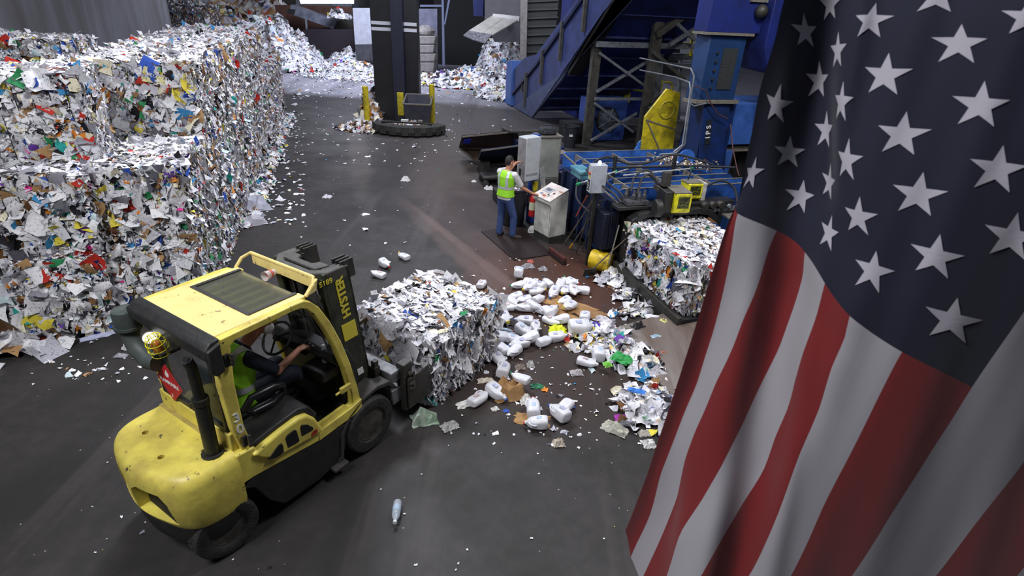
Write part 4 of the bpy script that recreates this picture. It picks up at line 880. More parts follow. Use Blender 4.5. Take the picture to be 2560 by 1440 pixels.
MB().prism([(2.46, 2.02), (3.33, 2.02), (3.33, 2.75), (2.85, 2.75), (2.28, 2.25)], 'z', 2.91, 4.16).build('upper_shaft', mat('tower_blue', '183866', .5, 0, '162C50', 3, .5), W_, bevel=.01)
MB().box(2.82, 3.17, 2.0, 2.02, 3.12, 3.92).build('inspection_mesh', mat('dust_mesh', '23282C', .8, 0, '3A3C38', 30, .4), W_)
m = MB()
for k in range(5): m.lathe([(.022, -.05), (.022, .0)], (2.68, 2.02, 3.15 + k * .17), 'y', 8)
m.build('door_bolts', STL, W_)
MB().prism([(2.28, 1.94), (3.42, 1.92), (3.42, 2.8), (2.8, 2.8), (2.2, 2.3)], 'z', 4.16, 4.21).build('flange', DUST, W_)
MB().prism([(2.30, 1.95), (3.55, 1.95), (3.55, 2.8), (2.8, 2.8), (2.22, 2.3)], 'z', 4.21, 5.6).build('top_hopper', mat('hopper_blue', '1B2870', .5, 0, '172154', 3, .5), W_, bevel=.01)
MB().prism([(3.55, 4.0), (3.75, 3.55), (5.8, 3.2), (5.8, 5.6), (3.55, 5.6)], 'y', 1.7, 3.4).build('side_chute', mat('hopper_blue', '1E2F8C', .5), W_, bevel=.01)
MB().sphere((3.42, 1.88, 4.62), .13, 12).build('horn', STL, W_, smooth=True)
MB().box(3.15, 3.68, 1.9, 1.96, 4.78, 4.84).build('bracket', DUST, W_)
MB().beam((3.78, 1.6, 3.55), (4.1, 1.6, 2.6), .1, .06).build('brace', GRY, W_)
MB().box(3.52, 5.6, 2.2, 3.4, 1.9, 2.8).build('side_box', mat('side_box_blue', '3F68B4', .5, 0, '2C4E90', 3, .5), W_, bevel=.01)
MB().box(3.52, 5.6, 2.3, 3.4, 1.72, 1.84).build('shelf', DUST, W_)
MB().box(3.52, 3.80, 2.25, 2.4, .1, 1.75).build('support_leg', mat('side_box_blue', '5684D8', .5), W_, bevel=.01)
MB().box(4.2, 5.6, 2.6, 2.7, .1, 1.7).build('shelf_shade_sheet', BLACKHOLE, W_)  # black sheet standing in for the shade under the shelf
yq = 2.95
plateq([(1603, 382), (1680, 388), (1702, 232), (1668, 222), (1613, 292)], yq, .06, PYEL, 'yellow_guard', W_)
yc = Vector(BQ(1668, 275, yq - .012)); ring = [yc + Vector((.19 * math.cos(t), 0, .19 * math.sin(t))) for t in [i * math.pi / 10 for i in range(20)]]
FM = mat('faded_mark', '9C9028', .6)
MB().tube(ring, .016, 6, closed=True).build('round_emblem', FM, W_)
text('IPS', .2, FM, W_, frame(yc, (1, 0, 0), (0, 0, 1)), 'faded_lettering', .004)
MB().beam(BQ(1615, 299, yq - .01), BQ(1688, 324, yq - .01), .02, .025).beam(BQ(1617, 300, yq - .01), BQ(1650, 378, yq - .01), .02, .025).build('guard_ridge', DUST, W_)
text('I P S', .16, mat('label_white', 'E4E4E4', .5), W_, frame(Vector(BQ(1771, 330, 1.995)), (-.12, 0, 1), (-1, 0, -.12)), 'maker_lettering', .003)
MB().box(-.07, .07, -.004, 0, -.27, .27).xf(Matrix.Translation(Vector(BQ(1771, 330, 2.01))) @ Matrix.Rotation(R(-7), 4, 'Y')).build('maker_plate', mat('plate_dark', '20262E', .5), W_)
def pq(*pts): return [BQ(*p) for p in pts]
for pts in (pq((1600, 145, 5.5), (1680, 162, 3.5), (1728, 172, 1.9), (1735, 190, 1.85), (1728, 235, 1.85), (1712, 360, 1.85), (1690, 383, 1.9), (1650, 386, 2.2)), pq((1600, 175, 5.5), (1690, 193, 3.5), (1724, 206, 1.9), (1726, 225, 1.85), (1706, 362, 1.85), (1684, 380, 1.9))):
    MB().tube(pts, .018, 8).build('conduit', GALV, W_, smooth=True)
RH = mat('red_hose', '5A3836', .6)
MB().tube(pq((1736, 215, 1.9), (1765, 225, 1.88), (1775, 255, 1.9), (1795, 285, 1.9), (1820, 297, 1.9)), .012, 6).build('red_hose', RH, W_, smooth=True)
MB().tube(pq((1826, 310, 1.9), (1832, 370, 1.7), (1842, 420, 1.5), (1848, 440, 1.4)), .014, 6).build('red_hose', RH, W_, smooth=True)
MB().tube(pq((1724, 258, 1.9), (1735, 265, 1.88), (1750, 262, 1.88), (1768, 258, 1.95)), .014, 6).build('conduit', GALV, W_, smooth=True)

# inclined conveyor feeding the tower
Q = empty('conveyor', BO, BA, 'inclined blue conveyor climbing towards the feed tower', 'conveyor')
def cz(q): return -.55 + (18.6 - q) * .545       # height of the lower edge along the run
xs = 3.68
m = MB().prism([(18.4, .02), (18.7, 1.7), (17.2, 2.35), (15.7, 2.62), (7.0, 7.4), (7.0, 5.75), (9.5, 4.4), (12.55, 1.98), (15.7, .02)], 'x', xs, xs + .08); m.build('side_panel', VIO, Q, bevel=.01)
MB().prism([(18.35, .03), (12.0, 2.42), (7.0, 5.2), (7.0, 5.75), (9.5, 4.4), (12.55, 1.98), (15.6, .03)], 'x', xs - .05, xs).build('lower_skirt', mat('skirt_grey_blue', '4E5878', .55, 0, '3B4260', 4, .5), Q, bevel=.01)
MB().beam((xs - .04, 18.75, .5), (xs - .04, 15.5, 2.2), .1, .1).beam((xs - .04, 15.5, 2.2), (xs - .04, 7.0, 7.3), .1, .12).build('top_rail', NAVY, Q)
for k in range(5):
    q = 16.6 - k * 1.9; z = 1.65 + (16.6 - q) * .58; MB().box(xs - .13, xs - .02, q - .07, q + .07, z - 1.2 if k else .35, z + .15).build('side_post', POST, Q)
MB().prism([(18.5, .05), (19.5, .05), (19.5, 2.0), (18.7, 2.1)], 'x', xs - .12, xs + 2).build('tail_box', mat('tail_blue', '3B5C9C', .5), Q, bevel=.02)
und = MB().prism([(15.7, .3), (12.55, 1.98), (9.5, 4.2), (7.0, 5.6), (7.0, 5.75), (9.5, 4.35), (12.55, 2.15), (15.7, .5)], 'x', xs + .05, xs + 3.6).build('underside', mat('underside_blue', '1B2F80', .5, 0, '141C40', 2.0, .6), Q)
m = MB()
for k in range(9):
    q = 15.2 - k * 1.0; z = (.3 + (15.7 - q) * .533) if q > 12.55 else (1.98 + (12.55 - q) * .728); m.beam((xs + .05, q, z - .03), (xs + 3.6, q, z - .03), .06, .07)
m.build('underside_ribs', VIO, Q)
MB().beam((xs + .2, 11.9, 2.3), (xs + .2, 7.5, 5.9), .5, .12).build('gap_shade_strip', BLACKHOLE, Q)  # black strip in place of the shade in the gap, no real beam
m = MB().box(xs - .12, xs, 16.9, 17.2, .95, 1.05).lathe([(.05, .8), (.05, .95)], (xs - .1, 17.0, .3), n=10); m.build('pull_switch', STL, Q)

# steel support frame behind the baler
Z = empty('support_frame', BO, BA, 'grey steel trestle with crossed braces under the conveyor', 'steel frame')
MB().box(3.80, 4.12, 10.3, 10.5, 0, 3.62).build('post', POST, Z, bevel=.01)
MB().box(5.56, 5.90, 9.5, 9.7, 0, 7.2).build('post', POST, Z, bevel=.01)
for (a, b, q, w2, m_) in (((1493, 110), (1745, 117), 9.9, .17, GALV), ((1498, 132), (1636, 232), 10.1, .08, GALV), ((1490, 230), (1650, 135), 10.2, .09, GALV), ((1487, 247), (1632, 247), 10.1, .09, GALV), ((1487, 258), (1583, 330), 10.1, .08, GALV), ((1477, 352), (1592, 283), 10.1, .08, GALV),
                         ((1640, 88), (1775, -8), 9.4, .20, POST), ((1673, 112), (1765, 55), 9.3, .12, GALV), ((1693, 60), (1737, 100), 9.3, .10, GALV), ((1711, -6), (1764, 50), 9.3, .10, GALV), ((1633, 130), (1712, 200), 9.3, .12, POST), ((1612, 264), (1664, 231), 9.3, .08, POST), ((1430, 366), (1602, 364), 10.4, .05, DUST), ((1620, 270), (1640, 262), 9.3, .05, GALV)):
    barq(a, b, q, w2, m_, 'brace', Z)
plateq([(1652, 90), (1666, 90), (1646, 280), (1632, 280)], 11.0, .15, GALV, 'post', Z)
Yg = empty('guard_railing', BO, BA, 'yellow guard railing of a walkway behind the trestle', 'railing')
for a, b in (((1567, 188), (1562, 256)), ((1578, 186), (1570, 256)), ((1632, 195), (1624, 285)), ((1532, 218), (1527, 250)), ((1640, 210), (1634, 250))): barq(a, b, 14.0, .10, PYEL, 'rail_post', Yg)
for a, b in (((1560, 188), (1638, 186)), ((1560, 205), (1636, 206)), ((1570, 222), (1630, 232))): barq(a, b, 14.0, .08, PYEL, 'rail_bar', Yg)
Yh = empty('guard_railing', BO, BA, 'yellow guard railing of the raised platform near the feed tower', 'railing')
for a, b in (((1674, 72), (1668, 140)), ((1732, 68), (1726, 140)), ((1684, 70), (1681, 110))): barq(a, b, 12.0, .07, PYEL, 'rail_post', Yh)
for a, b in (((1672, 70), (1755, 69)), ((1670, 90), (1735, 92)), ((1668, 108), (1730, 110))): barq(a, b, 12.0, .06, PYEL, 'rail_bar', Yh)
for a, b, w2 in (((1662, 138), (1740, 139), .16), ((1662, 146), (1740, 148), .1), ((1640, 163), (1730, 166), .2)): barq(a, b, 12.2, w2, GALV, 'platform_beam', Yh)
plateq([(1700, 150), (1706, 150), (1700, 300), (1694, 300)], 12.3, .12, GALV, 'platform_leg', Yh)
Yi = empty('guard_railing', BO, BA, 'curved yellow handrail right of the second trestle post', 'railing')
MB().tube(pq((1652, 228, 12.0), (1656, 204, 12.0), (1676, 206, 12.0), (1681, 213, 12.0), (1678, 232, 12.0)), .04, 8).build('handrail', PYEL, Yi, smooth=True)
Xb = empty('screen_cabin', B_(8.0, 15.5), BA, 'bright blue machine housing with white framed window behind the railings', 'machine')
MB().box(-2.2, 1.5, 0, 3, 0, 5.5).build('housing', mat('cabin_blue', '1C2F80', .5, 0, '121C48', 2, .5), Xb, bevel=.02)
MB().box(.1, .9, -.03, 0, 3.9, 4.9).build('window_frame', GALV, Xb); MB().box(.2, .8, -.05, -.03, 4.0, 4.8).build('window_pane', mat('pane_dark', '223058', .2), Xb)
# blower box with fan wheel
Fb = empty('blower', B_(4.75, 10.95), BA, 'blue blower box with a round grey fan behind the trestle', 'blower')
MB().box(-.6, 1.0, 0, .8, .02, 1.55).build('blower_box', mat('blower_blue', '33509C', .5, 0, '2A3F7C', 3, .7), Fb, bevel=.02)
MB().lathe([(.42, -.10), (.46, -.06), (.46, .0)], (.2, 0, .8), 'y', 28).build('fan_ring', STL, Fb, smooth=True)
m = MB().lathe([(.38, -.11), (.2, -.16), (.06, -.2)], (.2, 0, .8), 'y', 28); m.build('fan_disc', mat('fan_grey', '6C7280', .5, .4, '3C4050', 6, .5), Fb, smooth=True)
m = MB()
for k in range(5): a = k * 2 * math.pi / 5; m.beam((.2, -.2, .8), (.2 + .44 * math.cos(a), -.13, .8 + .44 * math.sin(a)), .04, .03)
m.build('fan_guard', GALV, Fb)
MB().box(-1.5, -.7, -.2, .5, .0, .72).build('side_duct', BLACKHOLE, Fb)

# feed chute trough beside the control cabinets
H = empty('feed_trough', BO, BA, 'open steel trough with a patch of bright blue paint on its rusty side', 'trough')
def quad(pts, th, m_, name, par):      # thick plate through four points
    p = [Vector(q) for q in pts]; n_ = (p[1] - p[0]).cross(p[3] - p[0]).normalized() * th
    return MB().hexa([*p, *[q + n_ for q in p]]).build(name, m_, par, bevel=.004)
RB = mat('trough_rust', '38261E', .6, .1, '241C22', 2.5, .6)
def bl(px, py, z): v_ = Matrix.Rotation(-BA, 4, 'Z') @ (Vector(G(px, py, z)) - BO); return (v_.x, v_.y, z)
a, b_, c_, d_ = bl(1156, 342, .95), bl(1294, 329, .95), bl(1300, 372, .35), bl(1148, 370, .35)
quad([a, b_, c_, d_], .05, RB, 'back_side', H)
quad([bl(1148, 370, .35), bl(1294, 372, .35), bl(1300, 412, .12), bl(1196, 408, .12)], .03, mat('trough_floor', '4A3A30', .6, .1, '2A2420', 3, .6), 'trough_bed', H)
quad([bl(1203, 377, .85), bl(1300, 364, .85), bl(1304, 400, .1), bl(1194, 408, .1)], .04, mat('trough_blue', '1C3560', .5, 0, '16202E', 2.5, .7), 'front_side', H)
MB().beam(a, b_, .04, .04).beam(bl(1203, 377, .85), bl(1300, 364, .85), .035, .035).beam(bl(1148, 370, .35), bl(1196, 408, .1), .05, .05).build('rim_bar', DUST, H)
pa, pb = Vector(a), Vector(b_); pd = Vector(d_); u_ = (pb - pa); w_ = (pd - pa)
pts = [(.03, .14), (.05, .08), (.12, .10), (.20, .07), (.30, .10), (.38, .09), (.41, .2), (.40, .42), (.33, .5), (.25, .46), (.16, .52), (.08, .44), (.03, .46)]
nn = u_.cross(w_).normalized(); nn = nn if nn.y < 0 else -nn
MB().add([pa + u_ * s + w_ * t + nn * .064 for s, t in pts] + [pa + u_ * s + w_ * t + nn * .052 for s, t in pts], [tuple(range(13))] + [(i, (i + 1) % 13, (i + 1) % 13 + 13, i + 13) for i in range(13)]).build('blue_paint_patch', mat('paint_blue', '1638E0', .5), H)
MB().box(-.9, -.6, 7.2, 7.5, 0, .35).build('trough_foot', BLK, H); MB().box(-.5, .6, 4.9, 5.1, 0, .3).build('trough_foot', BLK, H)
MB().box(-1.15, -.35, 4.2, 4.9, .02, .3).build('trough_skid', BLK, H, bevel=.01)
# long low belt housing behind the grey cabinet
Lb = empty('belt_housing', BO, BA, 'low belt housing with blue cross plates behind the grey locker', 'conveyor')
MB().box(.55, 1.75, 3.6, 9.2, .3, .62).build('belt_bed', mat('belt_dust', '8B8279', .8, 0, '6E655C', 4, .6), Lb, bevel=.01)
for k in range(5): MB().box(.5, 1.8, 3.9 + k * 1.15, 4.3 + k * 1.15, .6, .68).build('cross_plate', BLUD, Lb, bevel=.01)
MB().box(1.0, 1.06, 3.6, 9.2, .66, .76).box(.5, .56, 3.6, 9.2, .5, .74).build('belt_rail', NAVY, Lb)
MB().tube([(.3, 9.0, .75), (1.9, 9.0, .75)], .14, 14).build('belt_drum', GRY, Lb, smooth=True)
MB().tube([(.3, 9.0, .95), (.3, 8.2, 1.0), (1.2, 8.2, 1.0)], .05, 8).build('belt_handle', GRY, Lb)
for x in (.65, 1.6): MB().box(x, x + .1, 4, 9, .0, .3).build('housing_foot', BLK, Lb)

# control cabinet on the blue post
Cp = empty('wall_cabinet', B_(-.95, 3.0), BA + R(20), 'light grey control cabinet mounted high on a blue post beside the worker', 'control cabinet')
MB().box(.17, .33, -.05, .11, 0, 2.02).build('blue_post', mat('post_blue', '22449C', .5, 0, '14203C', 2, .5), Cp, bevel=.01)
MB().box(-.20, .20, -.22, .06, 1.08, 2.02).build('cabinet_body', WHT, Cp, bevel=.012)
MB().box(-.215, -.20, -.21, .05, 1.10, 2.0).build('cabinet_door', mat('cabinet_door', 'A3A5A8', .5, 0, '6B6260', 2.2, .8), Cp, bevel=.004)
MB().box(-.17, .15, -.225, -.215, 1.2, 1.25).build('cabinet_seam', mat('cabinet_door', 'A3A5A8', .5), Cp)
MB().box(-.222, -.215, -.10, -.03, 1.20, 1.34).build('small_panel', BLK, Cp)
MB().box(.18, .30, -.09, -.05, .55, 1.0).build('cable_duct', PYEL, Cp)
# control console
Cn = empty('control_console', (.735, 11.43, 0), R(-54), 'white standing control console with sloping button panel by the worker', 'control console')
MB().box(-.27, .27, -.20, .22, 0, .14).build('plinth', mat('console_plinth', '3B3D3A', .7, 0, '23251F', 6, .5), Cn)
sd = [(-.21, .14), (.23, .14), (.23, 1.10), (.18, 1.12), (-.27, .94), (-.27, .87), (-.21, .80)]
MB().prism(sd, 'x', -.28, .28).build('console_body', WHT2, Cn, bevel=.008)
MB().beam((0, -.28, .945), (0, .21, 1.141), .58, .015, (0, -.37, .93)).build('button_panel', mat('panel_white', 'D9D4CF', .5, 0, 'B9A79C', 10, .5), Cn, bevel=.004)
pm = frame((0, -.035, 1.052), (1, 0, 0), (0, .928, .371))
for (x, y, w2, h2, c_) in ((-.08, .02, .24, .16, 'A9ABB2'), (-.08, .03, .16, .09, '7D828C'), (.14, -.02, .04, .04, '6A3B30'), (.22, .10, .10, .03, 'C4775E'), (-.02, -.17, .10, .05, 'B66A58'), (-.14, -.14, .07, .04, '8088A8'), (.05, -.10, .03, .03, '44464A'), (.10, -.13, .03, .05, '9A9AA0')):
    MB().box(x - w2 / 2, x + w2 / 2, y - h2 / 2, y + h2 / 2, 0, .008 + .004 * (w2 < .05)).xf(pm).build('panel_button' if w2 < .06 else 'panel_label', mat('panel_' + c_, c_, .5), Cn)
MB().box(-.283, -.278, .15, .153, .16, .84).build('door_seam', BLK, Cn)
MB().box(.24, .245, -.213, -.21, .16, .78).build('door_seam', BLK, Cn)
# grey locker with a black bag on top
Gl = empty('metal_locker', B_(.03, 4.1), BA, 'tall dusty grey metal locker behind the console, black bag on top', 'locker')
MB().box(-.28, .28, 0, .45, 0, 1.72).build('locker_body', mat('locker_grey', '9C9D98', .6, 0, '5B5C56', 2, .9), Gl, bevel=.01)
MB().box(-.25, .25, -.012, 0, .75, 1.66).build('locker_door', mat('locker_door', 'A9AAA4', .6, 0, '73756C', 2, .8), Gl, bevel=.004); MB().box(-.25, .25, -.012, 0, .08, .72).build('locker_door', mat('locker_low', '6C6D67', .6, 0, '4A4B45', 3, .8), Gl, bevel=.004)
MB().box(-.3, .3, -.03, .47, 1.72, 1.75).build('locker_top', DUST, Gl)
Bg = empty('tool_bag', B_(.0, 4.3, 1.75), BA, 'black soft camera bag on top of the grey locker', 'bag')
MB().prism([(-.2, .01), (.2, .01), (.21, .1), (.17, .17), (-.16, .18), (-.21, .1)], 'y', -.12, .13).build('bag_body', mat('bag_black', '24262C', .8, 0, '33363C', 12, .5, .3), Bg, bevel=.03, seg=4)
MB().box(-.14, .14, -.15, -.11, .03, .12).build('bag_pocket', mat('bag_black', '24262C', .8), Bg, bevel=.015); MB().tube([(-.15, 0, .17), (-.08, 0, .23), (.08, 0, .23), (.15, 0, .17)], .012, 6).build('bag_handle', mat('bag_black', '24262C', .8), Bg)
# leaning pale board
lb = MB().beam((0, 0, 0), (-.12, .22, 1.22), .12, .03, (0, -1, .2)).build('timber_board', mat('pale_board', 'A3A2A0', .8, 0, '8A8886', 10, .5), None, loc=B_(-.38, 3.0, .02), rot=(0, 0, BA)); tag(lb, 'pale board leaning between the wall cabinet and the grey locker', 'board')
# small control box on a stand in front of the ribs
Sb = empty('control_box', B_(-.42, .55), BA - R(4), 'small light grey control box with orange rotary switch in front of the blue ribs', 'control box')
MB().box(-.02, .04, .02, .08, 0, 1.5).build('stand', BLK, Sb)
MB().box(-.14, .14, -.08, .10, 1.50, 2.02).build('box_body', mat('box_grey', 'AEB3BC', .45, 0, '8E9298', 5, .3), Sb, bevel=.01)
MB().box(-.155, -.14, -.07, .09, 1.51, 2.01).build('box_door', mat('box_grey2', 'B4B9BF', .45), Sb, bevel=.004)
MB().box(-.162, -.155, -.03, .06, 1.55, 1.74).build('key_panel', BLK, Sb); MB().lathe([(.028, -.18), (.03, -.155)], (0, .0, 1.86), 'x', 14).build('rotary_switch', mat('switch_orange', 'D0521E', .4), Sb)
MB().box(-.160, -.155, -.03, .02, 1.77, 1.82).build('yellow_tag', BYEL, Sb)
m = MB()
for k in range(6): m.box(-.166, -.162, -.015 + (k % 2) * .035, .0 + (k % 2) * .035, 1.58 + (k // 2) * .045, 1.60 + (k // 2) * .045)
m.build('keys', mat('label_white', 'E4E4E4', .5), Sb)
MB().lathe([(.035, 2.02), (.035, 2.05), (.025, 2.075), (.005, 2.085)], (.02, .03, 0), n=14).build('signal_lamp', emat('signal_glow', 'F4F8FF', 1.2), Sb, smooth=True)

# fire extinguisher hanging on the blue post, rubbish barrel
Ex = empty('fire_extinguisher', B_(-.86, 2.68, .30), BA, 'red fire extinguisher beside the blue post, next to the worker', 'fire extinguisher')
MB().lathe([(.06, 0), (.075, .015), (.075, .40), (.06, .46), (.025, .49), (.025, .53)], n=18).build('cylinder', RED, Ex, smooth=True)
MB().lathe([(.0765, .16), (.0765, .34)], n=18).build('cylinder_label', mat('label_cream', 'D6D8B8', .5), Ex, smooth=True)
MB().tube([(-.02, 0, .53), (.0, 0, .57), (.09, 0, .60)], .012, 6).tube([(-.02, 0, .53), (.09, -.0, .54)], .01, 6).build('valve_handle', STL, Ex); MB().tube([(0, 0, .54), (-.09, 0, .5), (-.10, 0, .35)], .012, 6).build('hose', BLK, Ex)
MB().box(-.16, -.08, -.03, -.02, .38, .54).xf(Matrix.Rotation(R(20), 4, 'Y')).build('pink_tag', mat('tag_pink', 'D89C94', .6), Ex)
Br = empty('rubbish_barrel', B_(-1.18, 3.05), 0, 'dark grey rubbish barrel filled with paper scraps behind the worker', 'barrel')
MB().lathe([(.22, 0), (.25, .05), (.29, .82), (.31, .84), (.31, .88), (.27, .88), (.25, .7), (.01, .68)], n=28).build('barrel_wall', mat('barrel_grey', '25272E', .6, 0, '34363E', 6, .4), Br, smooth=True)
rng = np.random.default_rng(3); cl = Cloud(); k = 160; t = rng.uniform(0, 6.28, k); r_ = .24 * np.sqrt(rng.uniform(0, 1, k)); P = np.stack([r_ * np.cos(t), r_ * np.sin(t), .74 + .16 * (1 - r_ / .26) + rng.uniform(0, .03, k)], -1)
cl.flakes(rng, P, np.tile([0, 0, 1.], (k, 1)), rng.normal(0, 1, (k, 3)), np.full(k, .09), np.full(k, .06), PALW, .5, .3)
o = bpy.data.objects.new('paper_scraps', cl.mesh('paper_scraps')); C.objects.link(o); o.location = B_(-1.18, 3.05); tag(o, 'heap of paper scraps filling the dark grey barrel', 'paper scraps', None, 'stuff')
Bk = empty('rubbish_bin', B_(3.2, 10.2), 0, 'dark bin standing on the floor left of the trestle', 'bin'); MB().lathe([(.2, 0), (.28, .7), (.3, .72), (.3, .76), (.26, .76), (.24, .5), (.01, .48)], n=22).build('bin_wall', mat('barrel_grey', '25272E', .6), Bk, smooth=True)
MB().box(-.06, .06, -.285, -.27, .42, .5).build('bin_sticker', mat('label_white', 'E4E4E4', .5), Bk)
# low black cart left of the worker
Ct = empty('hand_cart', (*G(1226, 458)[:2], 0), BA, 'low black hand cart on small wheels behind the worker', 'cart')
MB().box(-.28, .28, -.25, .25, .16, .26).build('cart_deck', BLK, Ct, bevel=.03)
for x in (-.2, .2):
    for y in (-.25, .25): MB().lathe([(.03, -.025), (.08, -.025), (.08, .025), (.03, .025)], (x, y, .08), 'y', 14).build('cart_wheel', RUB, Ct, smooth=True)
# steel mat the worker stands on
mt = MB(); c4 = [Vector(G(*p)) for p in ((1203, 580), (1285, 652), (1382, 637), (1297, 566))]; o0 = c4[0].copy()
mt.hexa([p - o0 + Vector((0, 0, .004)) for p in c4] + [p - o0 + Vector((0, 0, .018)) for p in c4])
for k in range(12):
    t0, t1 = (k + .3) / 12, (k + .6) / 12; q4 = [c4[0].lerp(c4[3], t0), c4[1].lerp(c4[2], t0), c4[1].lerp(c4[2], t1), c4[0].lerp(c4[3], t1)]
    mt.hexa([p - o0 + Vector((0, 0, .017)) for p in q4] + [p - o0 + Vector((0, 0, .024)) for p in q4])
o = mt.build('floor_grate', mat('grate_rust', '2A1B19', .6, .2, '201718', 8, .6), None, loc=o0); tag(o, 'rusty ribbed steel floor plate under the worker', 'floor plate')

# brooms, poles and shovels leaning at the baler
def pole(a, b, name, label, cat, col='3A332C', r_=.013, tip=None, tipc=None, endc=None, grp=None):
    e = empty(name, a, 0, label, cat, grp); d = Vector(b) - Vector(a)
    MB().tube([(0, 0, 0), d], r_, 8).build('handle', mat('handle_' + col, col, .6, 0, '5A4E40', 20, .5), e, smooth=True)
    if endc: MB().tube([d * .96, d * 1.005], r_ * 1.7, 8).build('grip', mat('grip_' + endc, endc, .5), e, smooth=True)
    if tipc: MB().tube([d * -.005, d * .1], r_ * 1.8, 8).build('ferrule', mat('grip_' + tipc, tipc, .5), e, smooth=True)
    if tip == 'broom': x = Vector((d.y, -d.x, 0)).normalized(); MB().box(-.3, .3, -.035, .035, -.03, .05).build('broom_head', mat('broom_red', '3E1A1A', .8, 0, '5A2A24', 14, .5), e, rot=(0, 0, R(-62)), bevel=.01); MB().box(-.3, .3, -.045, .045, -.09, -.03).build('bristles', mat('bristle_dark', '241614', .9), e, rot=(0, 0, R(-62)))
    if tip == 'blade': MB().box(-.12, .12, -.01, .01, -.12, .06).build('shovel_blade', STL, e, rot=(R(20), 0, BA), bevel=.004)
    return e
def B3(x, y, z): return tuple(B_(x, y, z))
pole(tuple(Vector(G(1392, 648)) + Vector((0, 0, .10))), B3(-.36, .62, 1.45), 'push_broom', 'push broom with dark red head lying in front of the console', 'broom', tip='broom', endc='D8B020')
pole((*G(1425, 622)[:2], .02), B3(-.25, .7, 1.2), 'broom_handle', 'leaning pole with orange tip near the console foot', 'pole', '6A625A', tipc='C8922A')
pole((*G(1455, 628)[:2], .02), B3(-.18, .8, 1.25), 'broom_handle', 'dark pole leaning at the dark blue corner block', 'pole', '5A5040')
pole((*G(1440, 635)[:2], .02), B3(-.38, .7, 1.3), 'broom_handle', 'pole with bright green upper end leaning below the small control box', 'pole', '3C3A36', endc='2FA860')
pole(B3(-.6, .05, .14), B3(-.02, -.08, .8), 'shovel', 'shovel leaning against the black exit frame of the baler', 'shovel', '5A5040', tip='blade')
pole(B3(-.42, -.28, .4), B3(-.1, .1, 1.0), 'broom_handle', 'pole standing in the yellow pipe piece', 'pole', '5A5A52')
pole(B3(-.62, 1.0, 1.52), B3(.25, 1.1, 1.72), 'squeegee_pole', 'white pole with green ends lying on the left baler edge', 'pole', 'C8CDD2', .016, endc='1E8B5C', tipc='1E8B5C')
pole(B3(.3, .9, 1.69), B3(2.0, 1.15, 1.70), 'long_pole', 'long white pole lying across the baler ribs', 'pole', 'C8CDD2', .016, endc='1E8B5C')
pole(B3(.2, 1.05, 1.70), B3(1.4, 1.7, 1.72), 'long_pole', 'shorter white pole crossing behind the long one on the ribs', 'pole', 'B9BEC4', .016)
pole(B3(-.35, 1.45, .7), B3(-.25, 1.25, 1.2), 'paddle_handle', 'red stick in the shadow left of the baler', 'stick', 'A8301C', .016)
# yellow pipe piece lying on the floor
Yp = empty('pipe_piece', (*G(1500, 676)[:2], .20), R(-30), 'dirty yellow pipe section lying in front of the baler', 'pipe')
MB().lathe([(.17, -.2), (.19, -.2), (.19, .2), (.17, .2)], (0, 0, 0), 'x', 24).build('pipe_wall', mat('pipe_yellow', 'D9B91E', .5, 0, '2E2818', 7, .35, streak=(.4, 1, 1)), Yp, smooth=True)
MB().lathe([(.168, -.15), (.168, .195)], (0, 0, 0), 'x', 24).build('pipe_bore', BLACKHOLE, Yp, smooth=True)

# bale coming out of the baler
o = bpy.data.objects.new('paper_bale', bale_mesh('paper_bale', 1.52, 2.0, .80, 99, 0, PALW, 1.1)); C.objects.link(o)
o.location = B_(.80, -1.02, .27); o.rotation_euler = (0, 0, BA); tag(o, 'grey and white paper bale sliding out of the baler', 'bale')
# sloping steel ramp plate in front of it
a = Vector(G(1496, 832, .05)); b_ = Vector(G(1730, 762, .22)); c_ = Vector(G(1905, 930, .22)); d_ = Vector(G(1686, 986, .10))
m = MB().hexa([d_ - Vector((0, 0, .04)), c_ - Vector((0, 0, .04)), b_ - Vector((0, 0, .04)), a - Vector((0, 0, .04)), d_, c_, b_, a]); o = m.build('ramp_plate', mat('worn_steel', '9E9792', .38, .35, '5E4636', 2.2, .7, .2, 30, streak=(1, .16, 1)), None, bevel=.004); tag(o, 'worn bare steel ramp plate in front of the baler outlet', 'steel plate')
# ------------------------------------------------------------------ worker at the console
wp = G(1262, 593); WK = empty('person', (wp[0], wp[1], 0), 0, 'worker in lime vest, white shirt and jeans operating the baler controls', 'person')
def wk(px, py, dy=0.0):          # point seen at a pixel, at a depth dy behind the feet, in the worker's own frame
    p = Y(px, py, wp[1] + dy); return Vector((p[0] - wp[0], p[1] - wp[1], p[2]))
lf, rf = wk(1248, 576, .05), wk(1281, 590, -.06); lf.z = rf.z = .07
hip = wk(1263, 508); pel = Vector((hip.x, hip.y, .92))
chest = wk(1263, 455, .02); neck = wk(1263, 425, .06); hdc = wk(1262, 407, .09)
lsh, rsh = wk(1246, 437, .12), wk(1283, 443, .0)
fd = Vector((.60, .80, 0)); sdv = Vector((.80, -.60, 0))
lh = wk(1290, 407, .50); rh = wk(1330, 483, .04)
def up_(z, lean=0): return Vector((pel.x, pel.y, z)) + fd * lean
tr = [(up_(.86), .155, .12), (up_(.96), .160, .12), (up_(1.08, .005), .148, .108), (up_(1.22, .01), .165, .115), (up_(1.34, .02), .185, .118), (up_(1.42, .03), .165, .09), (up_(1.475, .04), .075, .055)]
rsh, lsh = up_(1.405, .03) + sdv * .19, up_(1.405, .03) - sdv * .19
rel = (rsh + rh) / 2 + Vector((-.03, .0, -.07)); lel = (lsh + lh) / 2 + Vector((.03, .0, -.06))
hdc = up_(1.625, .09); lhp, rhp = up_(.88) - sdv * .09, up_(.88) + sdv * .09
